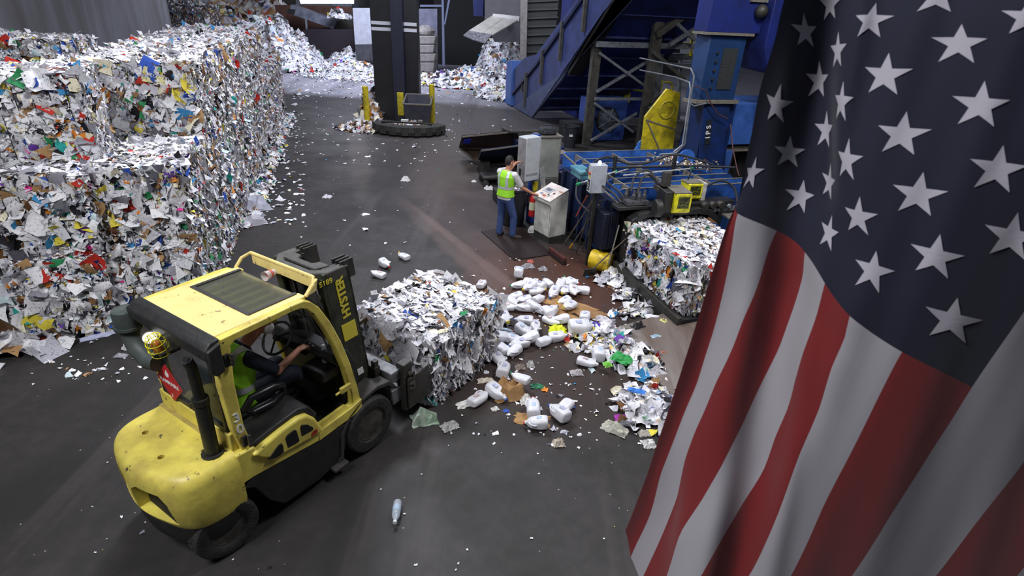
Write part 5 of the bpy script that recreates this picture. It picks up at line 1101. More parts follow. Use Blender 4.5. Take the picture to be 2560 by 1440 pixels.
lan, ran = Vector((lf.x, lf.y, .10)), Vector((rf.x, rf.y, .10)); lkn, rkn = (lhp + lan) / 2 + fd * .02, (rhp + ran) / 2 + fd * .05 + sdv * .04
m = MB(); torso(m, tr, sdv); limb(m, [up_(1.44, .035), up_(1.55, .07)], [.06, .056])
limb(m, [rsh, rel, rh], [.058, .044, .029]); limb(m, [lsh, lel, lh], [.058, .044, .029])
for a_, b2, c2 in ((lhp, lkn, lan), (rhp, rkn, ran)): limb(m, [a_, b2, c2], [.09, .06, .042])
add_hand(m, lh, (.85, .3, .25), (-.3, .2, .9), 1, .5); add_hand(m, rh, (.9, .15, -.2), (0, 0, 1), 1, .2)
HM = add_head(m, hdc, (.75, .62, -.12), (0, 0, 1)); fuse(m, 'body', SKIN, WK, .0075, 3); hair_cap(HM, WK); eyes(HM, WK)
m = MB(); torso(m, [(up_(.88), .185, .14), (up_(.96), .175, .13)] + grow(tr[2:6], .012) + [(up_(1.47, .04), .085, .065)], sdv); limb(m, [rsh, rsh.lerp(rel, .78)], [.075, .070]); limb(m, [lsh, lsh.lerp(lel, .78)], [.075, .070]); fuse(m, 'shirt', TEE, WK, .01, 4)
m = MB(); torso(m, [(up_(.80), .15, .11), (up_(.88), .165, .13), (up_(1.0), .16, .12)], sdv)
for a_, b2, c2 in ((lhp, lkn, lan), (rhp, rkn, ran)): limb(m, [a_, a_.lerp(b2, .5), b2, c2], [.105, .092, .078, .068])
fuse(m, 'trousers', JEAN, WK, .01, 5)
m = MB(); torso(m, [(up_(.94), .205, .155), (up_(1.0), .19, .145), (up_(1.10, .005), .175, .135)] + grow(tr[3:6], .026) + [(up_(1.465, .04), .105, .08)], sdv); vst = fuse(m, 'vest', VEST, WK, .009, 4)
def sd_(p): return (p - up_(0)).dot(sdv)
strip_of(vst, lambda p: 1.10 < p.z < 1.155, 'reflective_stripe', SILV)
for s in (-1, 1): strip_of(vst, lambda p: abs(sd_(p) - s * .105) < .027 and p.z > 1.15, 'reflective_stripe', SILV)
for a_, f2 in ((lan, Vector((.35, .9, 0))), (ran, Vector((.98, .1, 0)))):
    f2 = f2.normalized(); m = MB(); limb(m, [a_ + Vector((0, 0, .06)), a_ - Vector((0, 0, .04)), a_ + f2 * .10 - Vector((0, 0, .055)), a_ + f2 * .18 - Vector((0, 0, .062))], [.058, .054, .045, .036]); fuse(m, 'boot', SHOE, WK, .01, 3)

# ------------------------------------------------------------------ middle and far parts of the hall
def back_box(name, label, cat, pts, yy, th, m_, kind=None, bev=.02, parent=None):   # outline traced at its own distance, real thickness
    P = [Y(x, y, yy) for x, y in pts]; c = P[0].copy(); n_ = len(P)
    m = MB().add([tuple(p - c) for p in P] + [tuple(p - c + np.array([0, th, 0])) for p in P], [tuple(range(n_)), tuple(range(2 * n_ - 1, n_ - 1, -1))] + [(i, (i + 1) % n_, (i + 1) % n_ + n_, i + n_) for i in range(n_)])
    o = m.build(name, m_, parent, bevel=bev); o.location = c
    return tag(o, label, cat, None, kind)
# black steel column with white bands
cb = G(1000, 300); Cc = empty('steel_column', (cb[0], cb[1], 0), 0, 'huge black steel column with white bands in the middle of the hall', 'column')
BC = mat('column_black', '0C0D12', .45, 0, '15161C', 2, .4); BC2 = mat('column_navy', '171B30', .45, 0, '1D2136', 2, .4)
m = MB().box(-.95, -.12, -.1, .5, 0, 9).box(.28, .82, -.0, .5, 0, 9); m.build('column_flange', BC, Cc, bevel=.01)
MB().box(-.14, .32, -.32, .3, 0, 9).build('column_web', BC2, Cc, bevel=.01); MB().box(.05, .08, -.33, -.31, 0, 9).build('column_edge', mat('edge_navy', '20263C', .5), Cc)
bz = Y(975, 66, cb[1])[2]
for x0, x1, yy in ((-.93, -.14, -.11), (.30, .80, -.012)):
    for dz in (-.16, .05): MB().box(x0, x1, yy, yy + .01, bz + dz, bz + dz + .12).build('white_band', mat('band_white', 'C8CBD2', .5), Cc)
for (px, py, top, nm) in ((919, 312, 217, 'leftmost yellow bollard beside the black column'), (1081, 310, 212, 'rightmost yellow bollard beside the black column')):
    g = G(px, py); h_ = Y(px, top, g[1])[2]; e = empty('bollard', (g[0], g[1], 0), 0, nm, 'bollard', 'yellow bollards around the black column')
    MB().lathe([(.11, 0), (.11, h_), (.08, h_ + .03)], n=18).build('bollard_tube', PYEL, e, smooth=True)
g = G(1005, 303); e = empty('bollard', (g[0] + .02, cb[1] - .46, 0), 0, 'middle yellow bollard in front of the black column, paint worn off below', 'bollard', 'yellow bollards around the black column')
MB().box(-.12, .12, -.05, .08, .28, 1.15).build('bollard_plate', PYEL, e, bevel=.01); MB().box(-.12, .12, -.04, .07, 0, .28).build('bare_foot', BLK, e)
# wheeled tub
g = G(1046, 318); e = empty('wheeled_tub', (g[0], g[1], 0), R(4), 'dark blue open tub standing between the bollards', 'tub')
m = MB(); a_, b2 = [(-.42, -.30), (.42, -.30), (.42, .50), (-.42, .50)], [(-.52, -.38), (.52, -.38), (.52, .75), (-.52, .75)]
m.add([(x, y, .05) for x, y in a_] + [(x, y, .92 if y < 0 else 1.12) for x, y in b2] + [(x * .92, y * .92, .92 if y < 0 else 1.12) for x, y in b2] + [(x * .9, y * .9, .15) for x, y in a_], [(3, 2, 1, 0), (0, 1, 5, 4), (1, 2, 6, 5), (2, 3, 7, 6), (3, 0, 4, 7), (4, 5, 9, 8), (5, 6, 10, 9), (6, 7, 11, 10), (7, 4, 8, 11), (8, 9, 13, 12), (9, 10, 14, 13), (10, 11, 15, 14), (11, 8, 12, 15), (12, 13, 14, 15)])
m.build('tub_body', mat('tub_blue', '20243A', .6, 0, '3A3936', 4, .5), e); rm = [(x, y, .92 if y < 0 else 1.12) for x, y in b2]; MB().tube(rm, .035, 6, closed=True).build('tub_rim', DUST, e)
# large tyre lying in front of the column, plank on it
g = G(1018, 338); e = empty('tractor_tyre', (g[0], g[1], 0), 0, 'huge worn tyre half lying in front of the black column', 'tyre')
m = MB(); n_ = 40; pr = [(1.02, .0), (1.28, .05), (1.36, .18), (1.30, .34), (1.02, .40), (.86, .36)]
v = []; 
for k in range(n_ + 1):
    t = math.pi + math.pi * k / n_
    for r_, h in pr: v.append((r_ * math.cos(t), .55 + r_ * .72 * math.sin(t), h))
m.add(v, [(k * 6 + j, (k + 1) * 6 + j, (k + 1) * 6 + (j + 1) % 6, k * 6 + (j + 1) % 6) for k in range(n_) for j in range(6)] + [(0, 1, 2, 3, 4, 5), tuple(n_ * 6 + j for j in (5, 4, 3, 2, 1, 0))])
m.build('tyre_carcass', mat('old_tyre', '282826', .85, 0, '3C3A35', 5, .5, .5, 12), e, smooth=True)
for k in range(9):
    t = math.pi * 1.06 + math.pi * .88 * k / 8; M2 = Matrix.Translation((1.33 * math.cos(t), .55 + 1.33 * .72 * math.sin(t), .2)) @ Matrix.Rotation(t + .15, 4, 'Z')
    MB().box(-.03, .05, -.13, .13, -.15, .17).xf(M2).build('tread_block', mat('old_tyre', '282826', .85), e, bevel=.02)
m = MB().box(-.9, .95, -.06, .06, 0, .06); o = m.build('plank', BLK, None, loc=(g[0] - .05, g[1] + .12, .40), bevel=.01); tag(o, 'black plank lying across the big tyre', 'plank')
for (px, py, w2, lb_, cc) in ((1003, 313, .26, 'white flat box on the black plank', 'C9C9C6'), (1046, 312, .16, 'small grey box on the right of the black plank', '6B6660')):
    p = G(px, py, .46); o = MB().box(-w2 / 2, w2 / 2, -.08, .08, 0, .08).build('small_box', mat('box_' + cc, cc, .7), None, loc=(p[0], g[1] + .12, .462), bevel=.01); tag(o, lb_, 'box')
heap('rubble', 'grey rubble and wet paper heaped left of the black column', *G(936, 285)[:2], .55, 2.6, .85, 21, R(8), PALW_BR, .22, 1.2, noise_=.35, cat='rubble')
heap('rubble', 'low litter around the foot of the left bollard', *G(925, 322)[:2], 1.3, .9, .16, 22, 0, PALW_BR, .10, 1.0, cat='litter')
heap('rubble', 'litter inside the big tyre', g[0], g[1] + .75, 1.0, .8, .3, 23, 0, PALW_BR, .09, 1.0, cat='litter')

# paper heaps
heap('paper_pile', 'bright white paper heap by the dark rusty container, left side', *G(712, 168)[:2], 3.0, 3.4, 2.3, 31, 0, PALW_BL, .2, .9)
heap('paper_pile', 'shadowy paper heap rising behind the end of the bale stack', -17.6, 40.5, 3.4, 5.5, 2.9, 32, 0, PALW_BL, .24, .9)
heap('paper_pile', 'small white paper heap at the foot of the grey panel', *G(885, 172)[:2], 2.8, 2.2, 1.1, 33, 0, PALW_BL, .16, 1)
heap('paper_pile', 'thin white paper scatter across the far concrete floor', -9.6, 36.6, 4.6, 2.6, .12, 34, 0, PALW_BL, .09, .30, noise_=.1)
heap('paper_pile', 'tall bright paper heap under the slanted chute', *G(1252, 190)[:2], 2.0, 2.7, 2.9, 35, 0, PALW_BL, .2, 1.1)
heap('paper_pile', 'wide low paper heap spreading left from the chute heap', *G(1185, 212)[:2], 4.2, 2.4, .8, 36, 0, PALW, .2, 1)
heap('paper_pile', 'paper spill at the tail of the blue conveyor', *G(1262, 238)[:2], 1.7, 2.4, .85, 37, 0, PALW, .16, 1)
heap('cardboard_pile', 'huge brown heap of cardboard and mixed waste at the top left', -25.0, 51.0, 12, 8, 4.9, 38, 0, PALW_BR, .4, .8)
heap('paper_pile', 'white paper heap lit beside the opening, above the brown heap', -24.6, 46.0, 1.8, 2.4, 4.3, 39, 0, PALW_BL, .26, .8)
for i, (x, y, z, rz) in enumerate([(float(Y(px, 60, yy)[0]), yy, zz, rz) for px, yy, zz, rz in ((470, 38.5, 0, .2), (520, 38.8, 0, .25), (470, 38.5, 1.15, .2), (520, 38.8, 1.15, .22), (468, 38.6, 2.3, .2), (514, 38.7, 2.3, .25), (450, 40.2, 3.4, .1))]):
    if i == 0:
        c0m = bale_mesh('cardboard_bale', 1.55, 1.5, 1.12, 55, 1, PALW_BR / PALW_BR.sum() * .4 + .6 * np.eye(len(PALC))[4], .5)
    o = bpy.data.objects.new('cardboard_bale', c0m); C.objects.link(o); o.location = (x, y, z); o.rotation_euler = (0, 0, rz)
    tag(o, ['dark grey bale on the floor beyond the metal wall end, left', 'dark grey bale on the floor beyond the metal wall end, right', 'dark grey bale second layer beyond the wall end, left', 'dark grey bale second layer beyond the wall end, right', 'dark grey bale third layer beyond the wall end, left', 'dark grey bale third layer beyond the wall end, right', 'topmost dark bale beyond the metal wall end'][i], 'bale', 'dark bales beyond the metal wall')

# push walls, panels and machines at the far end
back_box('push_wall', 'brown rusty push wall behind the small conveyor', 'steel wall', [(686, 12), (880, 16), (880, 90), (700, 84)], 45.5, .3, RUST)
back_box('steel_container', 'dark rusty container behind the white paper heap', 'container', [(757, 74), (884, 74), (887, 165), (762, 158)], 41.5, 3, RUSTD)
back_box('grey_panel', 'pale grey wall panel left of the black column, soot stained below', 'panel', [(881, 20), (938, 20), (943, 110), (887, 112)], 39.5, .25, mat('panel_pale', 'A6A8B4', .6, 0, '8C8E9A', 2, .5))
back_box('grey_panel', 'sooty dark lower panel below the pale grey one', 'panel', [(887, 112), (943, 110), (946, 155), (891, 150)], 39.5, .25, mat('panel_soot', '22232C', .6, 0, '4A4A52', 1.2, .6))
ic = back_box('inclined_conveyor', 'small grey inclined conveyor in front of the brown push wall', 'conveyor', [(727, 11), (842, 52), (833, 73), (722, 34)], 43.0, .9, mat('conveyor_grey', '5B5E6C', .5, .2, '8A8E9C', 2, .5))
o = back_box('conveyor_leg', None, None, [(762, 48), (766, 48), (768, 76), (764, 76)], 43.0, .2, GALV); o.parent = ic; o.location = Vector(o.location) - ic.location
o = back_box('drive_drum', None, None, [(719, 22), (738, 24), (735, 35), (718, 32)], 42.9, .3, BLK); o.parent = ic; o.location = Vector(o.location) - ic.location
back_box('hopper_mouth', 'grey machine hopper right of the small conveyor', 'machine', [(822, 32), (880, 34), (880, 42), (822, 41)], 43.5, 2, GRY)
back_box('sorting_machine', 'dark machine body under the grey hopper edge', 'machine', [(826, 41), (881, 42), (882, 73), (840, 73)], 43.4, 1.6, STL)
back_box('parked_loader', 'grey blue machine behind the hopper edge at the far opening', 'machine', [(830, 10), (880, 10), (880, 31), (830, 30)], 46.5, 2, mat('loader_grey', '7F848C', .5, 0, '4A6070', 1, .8))
heap('paper_clump', 'clump of paper falling off the small conveyor', *Y(850, 70, 42.2)[:2], .8, .5, .5, 41, 0, PALW_BL, .25, 1.2, cat='paper').location.z = 3.0
wb = back_box('window_1', 'bright daylight opening at the far end of the hall', None, [(735, -40), (884, -40), (884, 9), (752, 9)], 52, .1, emat('daylight', 'F4F6FF', 3.2), 'structure', 0)
# concrete block pier right of the column
for i in range(4):
    y1_, y0_ = 178 - i * 22, 156 - i * 22
    back_box('concrete_block', ['concrete block at the bottom of the pier right of the column', 'second concrete block from the floor in the pier', 'third concrete block from the floor in the pier', 'top concrete block of the pier, under the rough lump'][i], 'concrete block', [(1044, y0_), (1086 - (i % 2) * -3, y0_), (1084 - (i % 2) * -3, y1_ - 1 + (4 if i == 0 else 0)), (1044, y1_ - 1 + (4 if i == 0 else 0))], 38.5, 1.3, CONC, None, .06)
rc = MB().sphere((0, 0, 0), .62, 12, (1.0, 1, .62)); rg = random.Random(9); rc.v = [(x * (1 + rg.uniform(-.09, .09)), y, z * (1 + rg.uniform(-.12, .12))) for x, y, z in rc.v]; p = Y(1063, 80, 39.1)
o = rc.build('concrete_lump', CONC, None, loc=p); tag(o, 'rough rounded lump of concrete on top of the block pier', 'concrete')
back_box('grey_panel', 'violet grey wall panel behind the concrete pier', 'panel', [(1040, 22), (1093, 22), (1094, 176), (1040, 180)], 41, .3, mat('panel_violet', '6E6F84', .6, 0, '4E4F60', 1.5, .5))
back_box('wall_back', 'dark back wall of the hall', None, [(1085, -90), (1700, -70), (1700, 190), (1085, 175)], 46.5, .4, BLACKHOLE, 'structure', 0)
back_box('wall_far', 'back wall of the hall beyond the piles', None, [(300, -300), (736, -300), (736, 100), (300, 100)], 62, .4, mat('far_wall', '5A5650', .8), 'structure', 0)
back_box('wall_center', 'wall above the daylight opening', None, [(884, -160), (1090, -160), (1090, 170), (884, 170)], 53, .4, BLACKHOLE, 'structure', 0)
mp_ = empty('trestle_tower', Y(1105, 175, 37.5), 0, 'slim grey steel frame between the concrete pier and the slanted chute', 'steel frame')
for pts in ([(1104, 0), (1109, 0), (1112, 165), (1106, 165)], [(1120, 0), (1125, 0), (1113, 62), (1110, 60)], [(1050, 12), (1104, 12), (1104, 17), (1050, 17)]):
    o = back_box('frame_bar', None, None, pts, 37.5, .2, mat('frame_violet', '5A6078', .5), None, 0); o.parent = mp_; o.location = Vector(o.location) - mp_.location
back_box('machine_block', 'dark navy machine block hanging above the gap left of the chute', 'machine', [(1182, -10), (1210, -10), (1208, 42), (1184, 40)], 36.5, 1.5, mat('block_navy', '14225C', .5))
back_box('machine_cover', 'grey sheet metal cover above the slanted chute', 'panel', [(1212, -20), (1312, -20), (1302, 105), (1236, 105), (1212, 52)], 35.5, .2, mat('cover_grey', '6E6D72', .6, 0, '4F4E52', .8, .8))
sl = empty('slanted_chute', Y(1230, 60, 33.5), 0, 'white corrugated slanted chute hanging over the tall paper heap', 'chute'); sl0 = Vector(sl.location)
def ch(px, py, yy): return tuple(Vector(Y(px, py, yy)) - sl0)
CW = mat('chute_white', 'B4B2AA', .5, 0, '9A9890', 2, .4)
for a_, b2, c2, d2 in ((ch(1232, 38, 34.8), ch(1261, 43, 34.8), ch(1207, 82, 32.8), ch(1172, 76, 32.8)), (ch(1263, 43, 34.8), ch(1298, 48, 34.8), ch(1232, 86, 32.8), ch(1208, 82, 32.8))):
    quad([a_, b2, c2, d2], .06, CW, 'chute_sheet', sl)
quad([ch(1172, 76, 32.8), ch(1207, 82, 32.8), ch(1184, 100, 32.5), ch(1158, 88, 32.5)], .05, mat('chute_torn', '9A9CA2', .5, 0, '3C3644', 9, .7), 'torn_lip', sl)
quad([ch(1208, 82, 32.8), ch(1230, 86, 32.8), ch(1212, 108, 32.5), ch(1186, 100, 32.5)], .05, mat('chute_torn', '9A9CA2', .5, 0, '3C3644', 9, .7), 'torn_lip', sl)
MB().beam(ch(1232, 40, 34.8), ch(1298, 47, 34.8), .2, .25).build('chute_roll', mat('label_white', 'E4E4E4', .5), sl)
MB().beam(ch(1240, 40, 34.8), ch(1240, 38, 35.7), .12, .12).beam(ch(1290, 46, 34.8), ch(1290, 44, 35.7), .12, .12).build('chute_hanger', STL, sl)
back_box('concrete_pier', 'tall narrow grey pier right of the paper heap', 'pier', [(1301, -20), (1319, -20), (1316, 152), (1300, 150)], 31.5, .5, CONC)
pw = back_box('plank_wall', 'dark wall of stacked horizontal planks behind the conveyor', 'wall', [(1319, -30), (1400, -30), (1385, 120), (1316, 150)], 32.5, .3, mat('plank_dark', '26282A', .8, 0, '3A3B3A', 1.2, .6, streak=(.3, 1, 6)))
for k in range(7):
    o = back_box('plank_edge', None, None, [(1319, 2 + k * 21), (1396, k * 21), (1396, 3 + k * 21), (1319, 6 + k * 21)], 32.4, .1, mat('plank_edge', '3F423F', .8), None, 0); o.parent = pw; o.location = Vector(o.location) - pw.location
tag(MB().box(0, .3, 0, 64, 0, 10).build('wall_right', mat('dark_cladding', '26282E', .7, 0, '1A1B20', 1, .6), None, loc=(25, -3, 0)), 'dark far right wall of the hall', kind='structure')
# ------------------------------------------------------------------ jugs and litter on the floor
def jug_mesh(seed):
    rg = random.Random(seed); m = MB(); rings = []; n = 20; fl = rg.uniform(.62, 1.0); tw = rg.uniform(-.3, .3)
    prof = [(-.128, .5), (-.125, .82), (-.11, .97), (-.05, 1.0), (.02, .97), (.06, .86), (.095, .55), (.115, .28), (.125, .24), (.14, .24)]
    for x, s in prof:
        for k in range(n):
            t = 2 * math.pi * k / n; c, q = math.cos(t), math.sin(t); e = .62
            y = math.copysign(abs(c) ** e, c) * .075 * s; z = math.copysign(abs(q) ** e, q) * .075 * s * (fl if s > .5 else .9)
            d = 1 + rg.uniform(-.07, .07) * (s > .5); y, z = y * d, z * d
            if s > .5: z -= .016 * math.exp(-((x - .02) ** 2) / .002) * (q > 0) * rg.uniform(.4, 1.4)
            a = tw * x * 2; rings.append((x, y * math.cos(a) - z * math.sin(a), y * math.sin(a) + z * math.cos(a)))
    N = len(prof); m.add(rings, [(i * n + k, i * n + (k + 1) % n, (i + 1) * n + (k + 1) % n, (i + 1) * n + k) for i in range(N - 1) for k in range(n)] + [tuple(range(n - 1, -1, -1)), tuple((N - 1) * n + k for k in range(n))])
    m.tube([(.09, .02, .02), (.085, .062, .03), (.05, .085, .02), (.01, .078, .01), (-.01, .06, 0)], .011, 8)
    zmin = min(v[2] for v in m.v); m.v = [(x, y, z - zmin) for x, y, z in m.v]; return m
jp = []
capc = ['3A5FB0', 'D8D8DC', 'C23A2A', 'E0C83A', '2F8A55', 'D8D8DC']; labc = ['4A5FA8', 'B66A50', '5FA0C8', '4F5FA0', '58A070', '9A4060']
for i in range(6):
    o = jug_mesh(i).build('plastic_jug', JUG, None, smooth=True, sub=1)
    top = max(v.co.z for v in o.data.vertices)
    if i in (0, 2, 3, 4): MB().lathe([(.0, .138), (.02, .138), (.02, .152), (.001, .154)], (0, 0, 0), 'x', 12).build('jug_cap', mat('cap_' + capc[i], capc[i], .45), o, loc=(0, 0, .070 * (.9 if i else .85)))
    if i in (0, 1, 2, 3): MB().box(-.06, .0, -.022, .022, 0, .003).build('jug_print', mat('print_' + labc[i], labc[i], .6, 0, 'D8D8E2', 30, .9), o, loc=(0, 0, top * .965))
    jp.append(o)
Z7 = lambda x, y: (880 + x / 2.88, 620 + y / 2.88)
solo = [(373, 77, 'topmost white jug lying alone on the dark lane'), (242, 140, 'white jug behind the held bale, middle one of three on the lane'), (186, 208, 'white jug nearest the held bale, lowest of three on the lane'), (940, 278, 'single white jug lying beyond the right back corner of the held bale'),
        (1055, 825, 'flattened pale jug with yellow cap just right of the held bale'), (1085, 905, 'white jug with blue print standing near the right side of the held bale'), (920, 1112, 'white jug with red print in front of the held bale, left of the crushed box'), (1037, 1072, 'white jug with purple print left of the crushed brown box'),
        (1205, 1015, 'white jug lying on top of the crushed brown box'), (1525, 1172, 'uppermost jug of the group of four in the foreground'), (1478, 1225, 'white jug with blue print in the middle of the foreground group'), (1305, 1185, 'white jug above the brown cardboard flap in the foreground'), (1330, 1295, 'torn white jug below the brown cardboard flap, nearest the viewer'),
        (1480, 665, 'white jug left of the bright red lid'), (1385, 700, 'crushed white jug under the yellow bag'), (2155, 545, 'open white jug lying on the upper part of the ramp plate'), (2080, 1060, 'white jug with blue strip near the lower ramp corner'), (2210, 1170, 'white jug beside the flag edge with a red cap, by the lower litter heap'),
        (2060, 1175, 'milky jug in the lowest litter heap, left of the flag'), (1690, 850, 'white jug at the left foot of the litter heap below the ramp'), (1760, 790, 'large white jug in the litter heap next to the green bag'), (1640, 600, 'large white jug at the top of the litter heap, below the purple bag')]
pile = [(1195, 215), (1195, 290), (1290, 265), (1275, 315), (1085, 385), (1025, 418), (1110, 445), (1175, 365), (1235, 395), (1230, 455), (1090, 530), (1345, 392), (1405, 272), (1490, 300), (1445, 350), (1590, 270), (1645, 325), (1590, 345), (1525, 398), (1555, 458), (1680, 522), (1440, 545), (1380, 480), (1235, 570),
        (1305, 605), (1235, 640), (1275, 700), (1200, 715), (1065, 690), (1140, 690), (1075, 745), (1165, 775), (1330, 330), (1530, 330), (1150, 430), (1300, 460), (1405, 500), (1540, 265), (1060, 470), (1500, 545), (1450, 480), (1340, 300)]
rj = random.Random(12); usedj = set(); pts = [(x, y, l, 0) for x, y, l in solo]
rowsj = {}
for x, y in pile: rowsj.setdefault(min(6, int((y - 200) / 90)), []).append((x, y))
rn = ['back', 'second', 'third', 'fourth', 'fifth', 'sixth', 'front']
for r_ in rowsj:
    for i, (x, y) in enumerate(sorted(rowsj[r_])): pts.append((x, y, f'white plastic jug in the loose jug pile, {ordn[i]} from the left in its {rn[r_]} row', 1))
for i, (x, y, l, inpile) in enumerate(pts):
    k = rj.randrange(6)
    if 'yellow cap' in l: k = 3
    if 'purple' in l or 'blue print' in l: k = 0
    if 'red' in l and 'left of the bright' not in l: k = 2 if 'cap' in l else 1
    o = jp[k] if k not in usedj else copy_tree(jp[k]); usedj.add(k)
    g = G(*Z7(x, y)); s = rj.uniform(.98, 1.22) * (1.25 if 'large' in l or (x, y) in ((1245, 460), (1090, 530), (1230, 455)) else 1)
    z = .005 + (.05 if 'ramp' in l and 'plate' in l else 0) + (.12 if 'on top of the crushed' in l else 0) + (rj.choice((0, 0, .05)) if inpile else 0)
    o.location = (g[0], g[1], z); o.scale = (s,) * 3; o.rotation_euler = (rj.uniform(-.25, .25), rj.uniform(-.15, .12), rj.uniform(0, 6.28)); tag(o, l, 'jug', 'jugs in the loose pile beside the held bale' if inpile else None)

def rag(name, label, px, py, w_, l_, col, cat, rz=0, z=0, seed=0, h=.06, m_=None, base=None, lumps=8):   # crumpled sheet or bag: a closed, dented, faceted pad
    rg = random.Random(seed * 7 + 3); n = lumps; m = MB(); N = n + 1; V = []
    for s in (1, -1):
        for i in range(N):
            for j in range(N):
                u, v = i / n - .5, j / n - .5; ed = 1 - max(abs(u), abs(v)) * 2
                edge = 1 + (rg.uniform(-.22, .12) if ed < .01 else rg.uniform(-.03, .03)); hh = h * (min(1, ed * 2.2) * rg.uniform(.15, 1.0)) if s > 0 else 0
                V.append((u * w_ * edge, v * l_ * edge, hh + (.012 if s > 0 else .0)))
    idx = lambda s, i, j: s * N * N + i * N + j
    f = [(idx(0, i, j), idx(0, i + 1, j), idx(0, i + 1, j + 1), idx(0, i, j + 1)) for i in range(n) for j in range(n)] + [(idx(1, i, j + 1), idx(1, i + 1, j + 1), idx(1, i + 1, j), idx(1, i, j)) for i in range(n) for j in range(n)]
    per = [(i, 0) for i in range(n)] + [(n, j) for j in range(n)] + [(i, n) for i in range(n, 0, -1)] + [(0, j) for j in range(n, 0, -1)]
    for a in range(len(per)): b = (a + 1) % len(per); f.append((idx(0, *per[a]), idx(1, *per[a]), idx(1, *per[b]), idx(0, *per[b])))
    m.add(V, f); g = G(px, py, z) if base is None else base
    o = m.build(name, m_ or mat('sheet_' + col, col, .65, 0, None, bump=.3, bscale=20), None, loc=(g[0], g[1], g[2] + .004), rot=(0, 0, rz)); return tag(o, label, cat)
zz = Z7
rag('cardboard_sheet', 'long brown cardboard strip lying between the jugs', *zz(1600, 520), .95, .22, 'A98355', 'cardboard', R(-38), 0, 1, .04, CARD)
rag('cardboard_sheet', 'brown cardboard sheet under the jugs, upper right part of the pile', *zz(1570, 420), .85, .40, 'A98355', 'cardboard', R(-34), 0, 2, .05, CARD)
rag('cardboard_sheet', 'darker brown cardboard piece at the right end of the jug pile', *zz(1720, 475), .50, .32, '8F6B42', 'cardboard', R(-30), 0, 3, .05)
rag('crushed_box', 'crushed brown cardboard box in front of the held bale', *zz(1125, 1045), .42, .38, 'A98355', 'cardboard', R(20), 0, 4, .22, CARD, lumps=5)
rag('cardboard_sheet', 'flat brown cardboard flap beneath the foreground jugs', *zz(1295, 1240), .42, .2, 'A07E54', 'cardboard', R(-8), 0, 5, .03, CARD)
rag('newspaper', 'curled white newspaper roll at the right end of the cardboard strip', *zz(1815, 530), .36, .12, 'D0CDD0', 'newspaper', R(-30), 0, 6, .08)
rag('plastic_bag', 'bright yellow crumpled bag between the jugs', *zz(1480, 600), .26, .26, 'D9E02E', 'bag', 0, 0, 7, .09)
rag('plastic_bag', 'purple crumpled bag at the top of the litter heap', *zz(1765, 568), .30, .13, '5A3FA8', 'bag', .2, 0, 8, .08)
rag('plastic_bag', 'green chip bag in the litter heap at the ramp edge', *zz(1945, 800), .28, .24, '2E9A4A', 'bag', R(-35), .12, 9, .07)
rag('plastic_bag', 'small lime green wrapper left of the green chip bag', *zz(1840, 845), .12, .12, '84CC54', 'bag', .3, .12, 10, .05)
rag('plastic_bag', 'black rubbish bag clump on the ramp plate', *zz(2050, 585), .24, .2, '26262A', 'bag', .5, .06, 11, .14)
rag('paper_sheet', 'yellow and white crumpled paper on the ramp plate', *zz(2255, 540), .26, .2, 'E2DE8C', 'paper', .5, .1, 12, .08)
rag('paper_sheet', 'flat orange card on the ramp plate', *zz(2270, 607), .30, .10, 'C9623C', 'card', R(20), .1, 13, .02)
rag('paper_sheet', 'white and blue wrapper on the middle of the ramp plate', *zz(2190, 650), .22, .10, 'B9D4E4', 'wrapper', .3, .09, 14, .06)
rag('paper_sheet', 'tiny purple wrapper on the ramp plate', *zz(2110, 740), .08, .07, '6A4A9A', 'wrapper', .3, .08, 15, .04)
rag('paper_sheet', 'orange brown scrap on the middle of the ramp plate', *zz(2250, 765), .18, .07, 'B5694A', 'wrapper', .1, .09, 16, .03)
rag('paper_sheet', 'small white cup on the lower part of the ramp plate', *zz(2195, 895), .12, .10, 'DADADA', 'cup', .4, .09, 17, .07)
rag('paper_carton', 'white drink carton with orange print lying beside the yellow pipe', 1540, 679, .38, .20, 'CFCDC8', 'carton', R(25), .14, 18, .12, lumps=4)
rag('plastic_sheet', 'blue plastic strip near the lower ramp corner', *zz(2060, 1040), .26, .08, '3E84D8', 'plastic strip', R(-20), .12, 19, .04)
rag('plastic_bag', 'magenta crumpled bag at the bottom left of the lowest heap', *zz(1935, 1230), .16, .1, 'A838A8', 'bag', 0, 0, 20, .05)
rag('plastic_bag', 'green bag scrap right of the crushed brown box', *zz(1335, 1003), .18, .08, '3E8A68', 'bag', 0, 0, 21, .04)
rag('jar_cover', 'bright red lid between the jugs and the litter heap', *zz(1543, 662), .11, .11, 'CC2A22', 'lid', 0, 0, 22, .05)
rag('paper_can', 'white and green torn can lying below the held bale by the forklift wheel', *zz(520, 1240), .30, .24, 'B9C4B4', 'can', R(20), 0, 23, .18, mat('torn_can', 'C9CDC4', .6, 0, '4E7A54', 9, .8), lumps=5)
rag('paper_scrap', 'grey crumpled paper between the forklift wheel and the foreground cardboard', *zz(705, 1292), .20, .14, 'A9A8A6', 'paper', .6, 0, 24, .07)
rag('paper_scrap', 'white torn paper piece in front of the held bale corner', *zz(815, 1130), .22, .12, 'DBD9D4', 'paper', .5, 0, 25, .05)
rag('paper_scrap', 'small white paper chip right of the torn piece', *zz(1030, 1165), .09, .07, 'DBD9D4', 'paper', .5, 0, 26, .03)
rag('paper_scrap', 'white folded paper right of the crushed brown box', *zz(1245, 1095), .15, .20, 'CFCDC8', 'paper', .3, 0, 27, .06)
rag('paper_scrap', 'cream paper scrap below the flattened pale jug', *zz(960, 960), .22, .09, 'C9C0B0', 'paper', .2, 0, 28, .04)
rag('paper_scrap', 'grey foil wad above the litter heap, right of the cap jug', *zz(1285, 850), .1, .1, 'BDBBB8', 'foil', .2, 0, 29, .08)
